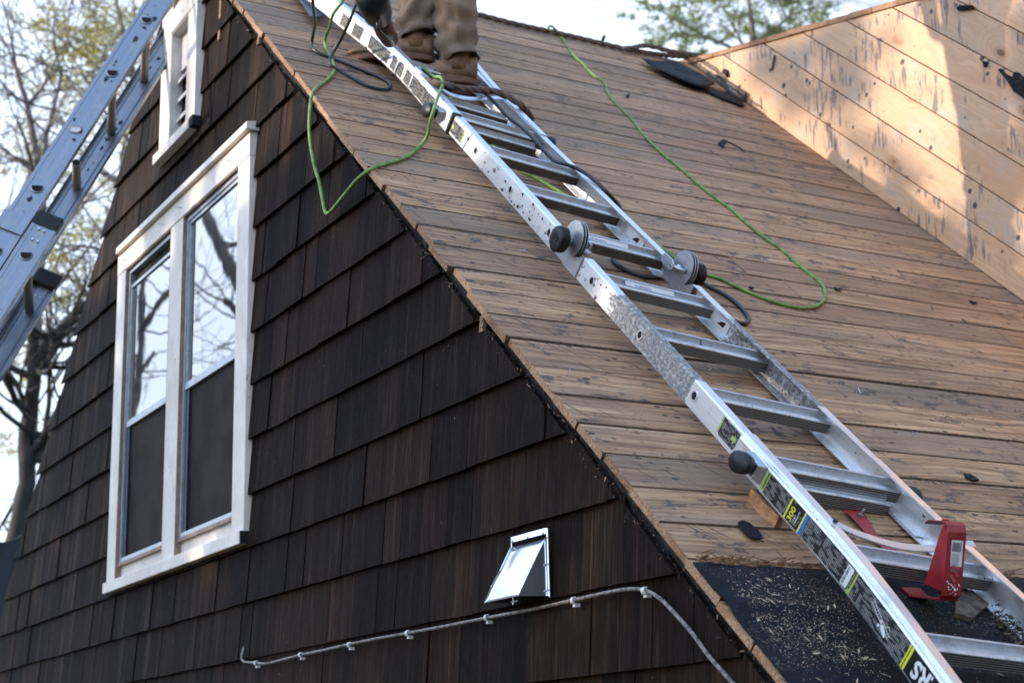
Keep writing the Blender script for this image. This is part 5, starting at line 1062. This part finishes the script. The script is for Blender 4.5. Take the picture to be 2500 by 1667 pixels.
for base, s1 in ((vb[12], 1), (vb[16], -1)):                    # hands with five curled fingers
    h_ = MB(); base = np.array(base); h_.tube([Vector(base-fd*.02), Vector(base+fd*.03), Vector(base+fd*.07)], [.030, .040, .036], 12)
    for q_ in range(4):
        o_ = base+fd*.075+Z3*(.027-.018*q_); l_ = (.030, .034, .032, .025)[q_]; h_.tube([Vector(o_), Vector(o_+fd*l_), Vector(o_+fd*(l_+.012)-sd_*s1*.022), Vector(o_+fd*l_*.6-sd_*s1*.040)], [.0095, .009, .0085, .007], 8)
    o_ = base+fd*.02+Z3*.034; h_.tube([Vector(o_), Vector(o_+fd*.03+Z3*.022-sd_*s1*.01), Vector(o_+fd*.055+Z3*.014-sd_*s1*.03)], [.012, .010, .008], 8); h_.build('hand', 'skin', per, smooth=True)
# power tool resting on the roof in front of the left leg
def tl(px, py, h): return Vector(rw(*roofp(px, py, h), h))
tool = empty('nail_gun', Matrix.Identity(4), 'black and dark red cordless nailer held just behind the ladder rail', 'power tool')
mb = MB(); mb.tube([tl(905, -14, .42), tl(912, 8, .38), tl(922, 34, .33), tl(928, 48, .31)], [.050, .052, .046, .034], 20); mb.build('motor_housing', 'navy', tool, smooth=True)
mb = MB(); mb.tube([tl(928, 46, .31), tl(940, 74, .26), tl(952, 98, .22)], [.030, .034, .028], 14); mb.build('magazine', 'maroon', tool, smooth=True)
mb = MB(); mb.tube([tl(918, 30, .33), tl(925, 55, .27), tl(926, 70, .24), tl(940, 92, .2)], [.012, .014, .012, .016], 10); mb.build('handle', 'black', tool, smooth=True)
mb = MB(); mb.tube(spline([tl(938, 42, .34), tl(925, 48, .34), tl(922, 62, .33), tl(928, 78, .31), tl(944, 92, .29), tl(955, 96, .27)], .01), .005, 8); mb.build('tool_cable', 'cord', tool, smooth=True)

# ------------------------------------------------------------------ extension ladder leaning at the left
fx = ray(230, 245); C0 = CAM+fx*6.09/(fx @ _f); u2_ = _u2-(_u2 @ fx)*fx; u2_ /= np.linalg.norm(u2_)
EA = np.array([-0.14308602, 0.45400965, 0.87943256]); EW = np.array([-0.91894873, 0.26900544, -0.2883909]); EN = np.cross(EA, EW)
MEX = mat4(EA, EW, EN, C0)
ext = empty('extension_ladder', MEX, 'tall aluminium extension ladder with a missing rung leaning at the left of the gable', 'ladder')
def eprof(h, d, t, sg):
    p = [(0, h), (d, h), (d, h-t), (t, h-t), (t, h*.55), (t*2.2, h*.45), (t*2.2, -h*.45), (t, -h*.55), (t, -h+t), (d, -h+t), (d, -h), (0, -h), (0, -h*.72), (.0015, -h*.66), (.0015, h*.66), (0, h*.72)]
    return [(sg*x, y) for x, y in (p if sg > 0 else p[::-1])]
EL = .372
def erail(w0, n0, a0, a1, sg, nm='rail'):
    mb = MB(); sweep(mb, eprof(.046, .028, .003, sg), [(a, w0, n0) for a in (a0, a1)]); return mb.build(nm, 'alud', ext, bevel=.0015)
def dsock(a, w0, n0, dark_hole=True, sg=1):
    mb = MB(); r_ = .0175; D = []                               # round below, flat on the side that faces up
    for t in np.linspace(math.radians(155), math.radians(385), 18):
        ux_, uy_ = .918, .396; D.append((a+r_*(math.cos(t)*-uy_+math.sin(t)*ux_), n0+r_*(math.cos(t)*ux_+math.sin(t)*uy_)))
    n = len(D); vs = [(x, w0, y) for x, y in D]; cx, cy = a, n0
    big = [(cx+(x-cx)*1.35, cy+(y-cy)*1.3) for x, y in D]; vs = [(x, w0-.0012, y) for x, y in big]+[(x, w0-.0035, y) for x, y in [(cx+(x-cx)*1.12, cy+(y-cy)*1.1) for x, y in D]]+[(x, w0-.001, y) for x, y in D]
    fs = [(r*n+i, r*n+(i+1) % n, (r+1)*n+(i+1) % n, (r+1)*n+i) for r in range(2) for i in range(n)]; mm = [0]*len(fs); fs.append(tuple(2*n+i for i in range(n))); mm.append(1 if dark_hole else 2)
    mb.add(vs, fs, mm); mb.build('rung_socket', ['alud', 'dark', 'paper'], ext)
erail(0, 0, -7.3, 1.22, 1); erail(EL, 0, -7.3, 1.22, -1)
for k in range(-24, 4):
    a = (k+.5)*.3048
    if k > -9: dsock(a, 0, 0, k != -1)  # white face paints the bright sky seen through the one open socket
    mb = MB(); r_ = .0165
    if k == -1:
        mb.tube([(a, EL*.55, 0), (a, EL-.004, 0)], r_, 16); mb.cyl((a, EL*.55-.0005, 0), (0, -1, 0), r_*.86, .0005, 16, mi=1); mb.build('broken_rung', ['tube', 'dark'], ext, smooth=False)
    else: mb.tube([(a, .004, 0), (a, EL-.004, 0)], r_, 16); mb.build('rung', 'tube', ext, smooth=True)
    if k > -9:
        mb = MB(); mb.tube([(a, EL-.004, 0), (a, EL-.008, 0)], [r_*1.45, r_*1.2], 16); mb.build('rung_collar', 'alud', ext)
# lower section, behind
aE = -.560; n2 = -.096
erail(.002, n2, -7.3, aE, 1); erail(EL-.002, n2, -7.3, aE-.02, -1)
for k in range(-24, -2):
    a = (k+.5)*.3048+.030
    if k > -9: dsock(a, .002, n2)
    mb = MB(); mb.tube([(a, .006, n2), (a, EL-.006, n2)], .0165, 16); mb.build('rung', 'tube', ext, smooth=True)
for w0, sg in ((.002, 1), (EL-.002, -1)):
    mb = MB(); mb.box((aE-.040 if sg > 0 else aE-.060, min(w0-sg*.002, w0+sg*.032), n2-.047), (aE+.024 if sg > 0 else aE+.004, max(w0-sg*.002, w0+sg*.032), n2+.047)); mb.build('end_cap', 'black', ext, bevel=.005)
    for da, dn in ((-.055, .010), (-.055, -.010), (-.105, .010), (-.105, -.010)):
        mb = MB(); ww = w0-.001 if sg > 0 else w0-.006; mb.cyl((aE+da, ww, n2+dn), (0, -1, 0), .0055, .004, 10, .003); mb.build('rivet', 'alu', ext)
mb = MB(); mb.box((aE-.110, -.006, -.047), (aE-.030, -.001, .050)); mb.box((aE-.110, -.006, .0505), (aE-.030, .024, .054)); mb.build('guide_bracket', 'alud', ext, bevel=.001)
# tar marks on the near rail
mb = MB()
for i in range(46):
    a = random.uniform(-1.3, 1.2); n_ = random.gauss(0, .013); r_ = random.choice([.002, .003, .005, .009]); sx = random.uniform(.6, 2.2)
    mb.add([(a+r_*sx*(.5+.7*random.random())*math.cos(t), -.0004, n_+r_*(.5+.7*random.random())*math.sin(t)) for t in np.linspace(0, 2*PI, 9)[:-1]], [tuple(range(8))])
for i in range(26):
    a = random.uniform(-1.1, .8); n_ = random.gauss(0, .012); r_ = random.choice([.003, .005, .008])
    mb.add([(a+r_*1.6*(.5+.7*random.random())*math.cos(t), EL-.0075, n_+r_*(.5+.7*random.random())*math.sin(t)) for t in np.linspace(0, 2*PI, 9)[:-1]], [tuple(range(8))])
tag(mb.build('tar_marks', 'navy', ext), kind='stuff')

# black chute edge behind the left foot of the gable, thin wires
x0 = atdist(10, 1330, 10.2); mb = MB(); pts = []
for i in range(17):
    t = -1.9+i*2.6/16; pts.append((x0[0]-.10+.16*math.cos(t), x0[1]+.16*math.sin(t)))
n = len(pts); vs = [(x, y, x0[2]-1.6) for x, y in pts]+[(x, y, x0[2]+.06-.35*(x-pts[0][0])*0+.05*math.cos(i*.3)) for i, (x, y) in enumerate(pts)]
mb.add(vs, [(i, i+1, n+i+1, n+i) for i in range(n-1)]); o = mb.build('debris_chute', 'black', None, smooth=True); sm = o.modifiers.new('wall', 'SOLIDIFY'); sm.thickness = .01; tag(o, 'curved black plastic chute end beside the left foot of the gable', 'chute')
for (ya, yb, w) in ((1204, 1207, 'uppermost of the three thin wires behind the gable at left'), (1259.6, 1262, 'middle one of the three thin wires behind the gable at left'), (1279, 1282, 'lowest of the three thin wires behind the gable at left')):
    a = atdist(-600, ya-8, 22); b_ = atdist(500, yb+14, 22); mid = (a+b_)/2-np.array([0, 0, .05]); mb = MB(); mb.tube([Vector(a), Vector(mid), Vector(b_)], .009, 6); tag(mb.build('overhead_wire', 'cable', None), w, 'wire', 'overhead wires behind the house')

# ------------------------------------------------------------------ trees
def branch(mb, p, d, ln, r_, depth, tips, wob=.35, spread=.6, kids=(2, 4), up=.12, shrink=.68, minr=.0025, seg=6):
    n = 4; pts = [Vector(p)]; rad = [r_]; dd = Vector(d).normalized()
    for i in range(n):
        dd = (dd+Vector((random.gauss(0, wob), random.gauss(0, wob), random.gauss(0, wob)+up))*.5).normalized(); pts.append(pts[-1]+dd*ln/n); rad.append(max(minr, r_*(1-.45*(i+1)/n)))
    mb.tube(pts, rad, seg if depth > 1 else 4, False)
    if depth == 0: tips.append((pts[-1], dd)); return
    for k in range(random.randint(*kids)):
        i = random.randint(1, n); q = Vector((random.gauss(0, 1), random.gauss(0, 1), random.gauss(0, .8))).normalized(); nd = (dd+q*spread*random.uniform(.7, 1.5)).normalized()
        branch(mb, pts[i], nd, ln*shrink*random.uniform(.75, 1.15), rad[i]*.62, depth-1, tips, wob, spread, kids, up, shrink, minr, seg)
    branch(mb, pts[-1], dd, ln*shrink, rad[-1]*.9, depth-1, tips, wob, spread, kids, up, shrink, minr, seg)
def needles(mb, c, rad, n, sz, flat=.6, wd=.16):
    for i in range(n):
        v = Vector((random.gauss(0, 1), random.gauss(0, 1), random.gauss(0, flat))); v = v.normalized()*rad*(random.random()**.5); o = Vector(c)+v
        d = Vector((random.gauss(0, 1), random.gauss(0, 1), random.gauss(0, .7)+.4)).normalized()*sz*random.uniform(.6, 1.4); e = d.orthogonal().normalized(); e.rotate(Matrix.Rotation(random.uniform(0, PI*2), 3, d.normalized())); e *= sz*wd
        mb.add([o-e, o+e, o+d+e*.5, o+d-e*.5], [(0, 1, 2, 3)])
def ptree(name, dist, trunks, lab, cat, grp, depth=4, mat='bark', ln=1.4, sub=10, foliage=None, fm='needle', r_min=.003, kids=(2, 3), seed=1, leafy=0, spread=.75):
    """trunks: lists of (px, py, radius[, extra distance]) describing limbs measured from the photo at a given distance"""
    random.seed(seed); p0 = atdist(trunks[0][0][0], trunks[0][0][1], dist); root = empty(name, Matrix.Translation((p0[0], p0[1], 0)), lab, cat, grp); inv = Vector((-p0[0], -p0[1], 0)); mb = MB(); tips = []
    for ti, tr in enumerate(trunks):
        P = [Vector(atdist(q[0], q[1], dist+(q[3] if len(q) > 3 else 0)))+inv for q in tr]; R_ = [q[2] for q in tr]
        if ti == 0: P = [Vector((P[0].x, P[0].y, -.1))]+P; R_ = [R_[0]*1.35]+R_
        if len(P) > 2:
            Q = []; RR = []
            for i in range(len(P)-1):
                for k in range(4): t = k/4; Q.append(P[i].lerp(P[i+1], t)+Vector((random.gauss(0, 1), random.gauss(0, 1), 0))*R_[i]*.12); RR.append(R_[i]*(1-t)+R_[i+1]*t)
            Q.append(P[-1]); RR.append(R_[-1]); mb.tube(Q, RR, 9, True)
        else: mb.tube(P, R_, 8, True)
        st = 1 if ti == 0 else 0
        for k in range(sub):
            i = random.randint(st, len(P)-2); t = random.random(); p = P[i].lerp(P[i+1], t); r_ = (R_[i]*(1-t)+R_[i+1]*t); dr = (P[i+1]-P[i]).normalized(); q = Vector((random.gauss(0, 1), random.gauss(0, 1), random.gauss(0, .5))).normalized()
            branch(mb, p, (dr*.5+q).normalized(), ln*random.uniform(.7, 1.3), min(r_*.55, .05), depth-1, tips, .35, spread, kids, .10, .70, r_min)
        branch(mb, P[-1], (P[-1]-P[-2]).normalized(), ln, R_[-1]*.9, depth, tips, .35, spread, kids, .1, .7, r_min)
    mb.build('trunk', mat, root, smooth=True)
    if foliage or leafy:
        lf = MB()
        for (px, py, rr, nn) in (foliage or []):
            c = Vector(atdist(px, py, dist+random.uniform(-1.2, 1.2)))+inv
            for j in range(nn):
                q = c+Vector((random.gauss(0, 1), random.gauss(0, 1), random.gauss(0, .8)))*rr*.5; needles(lf, q, rr*.22, 34, .085, .45)
        for (p, d) in random.sample(tips, min(len(tips), leafy)): needles(lf, p, .16, 12, .07)
        lf.build('crown', fm, root)
    return root
G1 = 'bare trees behind the left of the house'; G2 = 'pines behind the house'
ptree('bare_tree', 17, [[(10, 1450, .105), (40, 1330, .100), (66, 1180, .088), (72, 1010, .078), (84, 920, .07), (78, 800, .05), (70, 700, .036)], [(92, 1130, .062), (112, 1080, .055), (150, 1030, .05), (215, 975, .04), (300, 900, .03)], [(84, 905, .055), (112, 842, .052), (150, 800, .048), (205, 745, .042), (262, 705, .036), (330, 650, .03)], [(74, 905, .034), (95, 872, .034), (140, 840, .03), (180, 842, .028), (240, 830, .022)], [(70, 1010, .03), (50, 960, .026), (20, 905, .02), (-20, 860, .016)]],
      'dark mossy leafless tree with heavy forked limbs beside the left gable edge', 'tree', G1, 3, 'bark', 1.0, 8, seed=3, r_min=.004)
ptree('bare_tree', 21, [[(105, 520, .055), (96, 414, .05), (80, 330, .042), (67, 256, .036), (48, 200, .028), (38, 160, .022), (25, 76, .014)], [(67, 256, .026), (90, 232, .022), (102, 217, .02), (130, 160, .012)], [(112, 440, .036), (112, 335, .032), (125, 290, .026), (150, 188, .02), (134, 110, .014), (130, 60, .010)], [(38, 166, .015), (20, 120, .012), (-10, 60, .009)], [(96, 414, .022), (50, 390, .016), (0, 400, .012)]],
      'slender leafless tree with fine upright twigs against the sky at far left', 'tree', G1, 3, 'barkl', .9, 8, seed=11, r_min=.0045)
ptree('bare_tree', 26, [[(-60, 1200, .12), (-30, 900, .10), (0, 700, .08), (20, 560, .05)], [(0, 700, .05), (60, 620, .04), (150, 560, .03), (230, 470, .022), (300, 400, .015)], [(-10, 800, .05), (60, 760, .035), (140, 700, .03), (220, 600, .02)], [(200, 900, .04), (260, 700, .03), (330, 500, .02)]],
      'tangled grey leafless tree filling the gap between extension ladder and gable', 'tree', G1, 3, 'barkl', 1.2, 6, seed=21, r_min=.005, kids=(1, 3))
fo = [(290, 40, 1.0, 12), (255, 95, 1.2, 16), (215, 85, .9, 9), (150, 60, .8, 7), (170, 90, .8, 9), (130, 75, .7, 6), (310, 90, 1.2, 14), (240, 150, 1.3, 18), (190, 135, .9, 8), (350, 60, 1.0, 10), (300, 180, 1.2, 14), (240, 215, 1.1, 12), (380, 110, 1.0, 9), (200, 240, .9, 7)]
ptree('pine_tree', 27, [[(420, 1000, .16), (400, 500, .12), (330, 200, .07), (300, 80, .04)], [(380, 420, .05), (260, 280, .03), (190, 160, .02)], [(350, 250, .04), (240, 120, .025), (150, 80, .015)]],
      'sunlit yellow green pine crown behind the extension ladder near the top left', 'tree', G2, 3, 'barkl', 1.2, 5, fo, 'needle', .004, seed=31)
fo = [(300, 455, 1.1, 14), (245, 470, 1.0, 12), (200, 520, 1.2, 14), (160, 560, 1.0, 12), (230, 600, 1.3, 16), (180, 650, 1.1, 13), (120, 620, .9, 8), (140, 700, 1.1, 12), (200, 720, 1.1, 11), (60, 700, 1.0, 9), (30, 800, 1.1, 11), (20, 860, 1.0, 10), (110, 760, .9, 8), (140, 900, .8, 6), (90, 1000, .8, 6), (110, 1290, .9, 9), (60, 1300, .8, 7), (20, 1010, .9, 7), (30, 330, .9, 6), (20, 250, .8, 5), (100, 420, .9, 6), (140, 380, .8, 6)]
ptree('pine_tree', 30, [[(330, 1400, .18), (320, 900, .15), (300, 600, .10), (300, 470, .06)], [(300, 800, .05), (180, 720, .03), (60, 760, .02)], [(300, 620, .04), (200, 600, .03), (120, 640, .02)]],
      'olive pine behind the dark limbs low between extension ladder and gable', 'tree', G2, 3, 'barkl', 1.3, 5, fo, 'needle', .004, seed=41)
fo = [(1590, 40, .7, 8), (1630, 55, .8, 10), (1660, 90, .6, 8), (1690, 110, .5, 6), (1600, 100, .45, 4), (1560, 20, .5, 4), (1680, 20, .8, 10), (1720, 60, .8, 10), (1740, 105, .55, 6), (1770, 25, .9, 14), (1800, 60, .9, 15), (1840, 35, .9, 14), (1870, 55, .8, 12), (1900, 30, .9, 13), (1930, 55, .7, 9), (1960, 25, .7, 9), (1985, 45, .5, 5), (1880, 85, .5, 6), (1830, 90, .6, 8), (1780, 100, .5, 5), (1640, 10, .8, 8), (1850, -10, 1, 12), (1950, -15, 1, 10), (1990, 5, .5, 5)]
ptree('pine_tree', 33, [[(1850, 900, .20), (1845, 300, .13), (1838, 100, .07), (1830, 20, .05)], [(1840, 140, .04), (1720, 90, .03), (1600, 20, .02)], [(1840, 110, .04), (1930, 40, .03), (1980, 20, .015)]],
      'airy blue green pine top rising behind the ridge beside the dormer roof', 'tree', G2, 3, 'barkl', 1.0, 5, fo, 'needled', .004, seed=51)

# unseen blocker trees added to shade the gable; bare ones show in the panes
def blocker_tree(name, base, lab, clumps, seed, trunk_h, fm='needled', nsz=.17):
    random.seed(seed); root = empty(name, Matrix.Translation(base), lab, 'tree', 'trees in the yard facing the gable'); mb = MB(); tips = []
    mb.tube([Vector((0, 0, -.1)), Vector((.05, 0, trunk_h*.5)), Vector((0, .1, trunk_h))], [.20, .14, .04], 10)
    for (x, z, rr, nn) in clumps: mb.tube([Vector((0, 0, max(1, min(9, z-1.6)))), Vector((x*.6, 0, z-.5)), Vector((x, 0, z))], [.03, .008, .003], 5)
    mb.build('trunk', 'bark', root, smooth=True); lf = MB()
    for (x, z, rr, nn) in clumps:
        for j in range(nn):
            q = Vector((x, 0, z))+Vector((random.gauss(0, 1), random.gauss(0, .8), random.gauss(0, .8)))*rr*.45; needles(lf, q, rr*.30, 30, nsz, .6, .30)
    lf.build('crown', fm, root); return root
YB = -12.0
def sunspot(p):        # where the sun ray of a house point crosses the tree line
    t = (YB-p[1])/SUN[1]; return p[0]+SUN[0]*t, p[2]+SUN[2]*t
cl = []
bx_, bz_ = sunspot((-5.8, 0, 4.5)); base = (bx_, YB, 0)
random.seed(99)
for i in range(125):
    x = random.uniform(-3.8, 4.2); zt_ = 11.4 if x < -1.5 else 9.75 if x < .1 else 9.6 if x < 2.4 else 9; z = 4.0+(zt_-4.0-.25)*random.random()**.75; cl.append((x, z, .85, 9))
SIDECL = cl
blocker_tree('sun_blocker_tree', base, 'unseen conifer added opposite the gable to block the sun', cl, 61, 9.6)  # added unseen crown, filled in to keep sun off the wall
def hit(px, py, show=False):
    x, z = cheekpt(px, py); X, Z = sunspot((x, CHY, z)); return X-base[0], Z
cl2 = []
for (px, py, rr, nn) in ((1870, 150, .16, 8), (1930, 120, .16, 8), (1950, 190, .18, 9), (2010, 120, .16, 8), (2040, 190, .17, 9), (2090, 100, .14, 7), (2000, 240, .08, 3), (2080, 340, .07, 2), (2200, 430, .13, 6), (2140, 380, .10, 4), (2330, 540, .12, 5), (2480, 60, .13, 8), (2500, 160, .16, 10), (2490, 260, .15, 9), (2500, 360, .15, 8), (2470, 470, .12, 6), (2440, 620, .14, 6), (2330, 330, .05, 1)):
    X, Z = hit(px, py); cl2.append((X, Z, rr, nn))
blocker_tree('dapple_blocker_tree', (base[0], YB-.02, 0), 'unseen open crown added to dapple the sun on the dormer side', cl2, 71, 9.4, nsz=.07)  # unseen clumps added where the dormer side is to fall in shade
def refl(px, py, dist):
    d = ray(px, py); t = -CAM[1]/d[1]; p = CAM+d*t; e = np.array([d[0], -d[1], d[2]]); return p+e*dist
def rtree(name, lab, limbs, seed, sub, depth, ln):
    random.seed(seed); b0 = refl(*limbs[0][0][:2], limbs[0][0][3]); root = empty(name, Matrix.Translation((b0[0], b0[1], 0)), lab, 'tree', 'trees in the yard facing the gable'); inv = Vector((-b0[0], -b0[1], 0)); mb = MB(); tips = []
    for li, l_ in enumerate(limbs):
        P = [Vector(refl(q[0], q[1], q[3]))+inv for q in l_]; R_ = [q[2] for q in l_]
        if li == 0: P = [Vector((P[0].x, P[0].y, -.1))]+P; R_ = [R_[0]*1.2]+R_
        mb.tube(P, R_, 9)
        for k in range(sub):
            i = random.randint(1 if li == 0 else 0, len(P)-2); t = random.random(); p = P[i].lerp(P[i+1], t); q = Vector((random.gauss(0, 1), random.gauss(0, 1), random.gauss(0, .4))).normalized(); branch(mb, p, q+Vector((0, 0, .3)), ln, min(.02, R_[i]*.3), depth, tips, .35, .7, (2, 3), .1, .7, .0035)
    mb.build('trunk', 'barkl', root, smooth=True)
rtree('bare_tree', 'leafless forked tree whose trunk is mirrored in the left pane', [[(330, 1010, .050, 9), (343, 940, .046, 9), (352, 850, .040, 9), (354, 740, .034, 9), (358, 660, .028, 9), (366, 600, .022, 9)], [(350, 815, .035, 9), (372, 780, .032, 9), (395, 745, .028, 9), (430, 700, .02, 9)], [(318, 960, .03, 9), (345, 925, .026, 9), (385, 860, .02, 9)]], 81, 4, 2, .9)
rtree('bare_tree', 'leafless leaning tree whose thick limb is mirrored in the right pane', [[(640, 780, .09, 13), (605, 715, .085, 13), (562, 640, .08, 13), (525, 560, .075, 13), (497, 500, .07, 13), (465, 430, .06, 13)], [(600, 780, .05, 13), (570, 745, .045, 13), (556, 735, .04, 13)]], 91, 4, 2, 1.1)
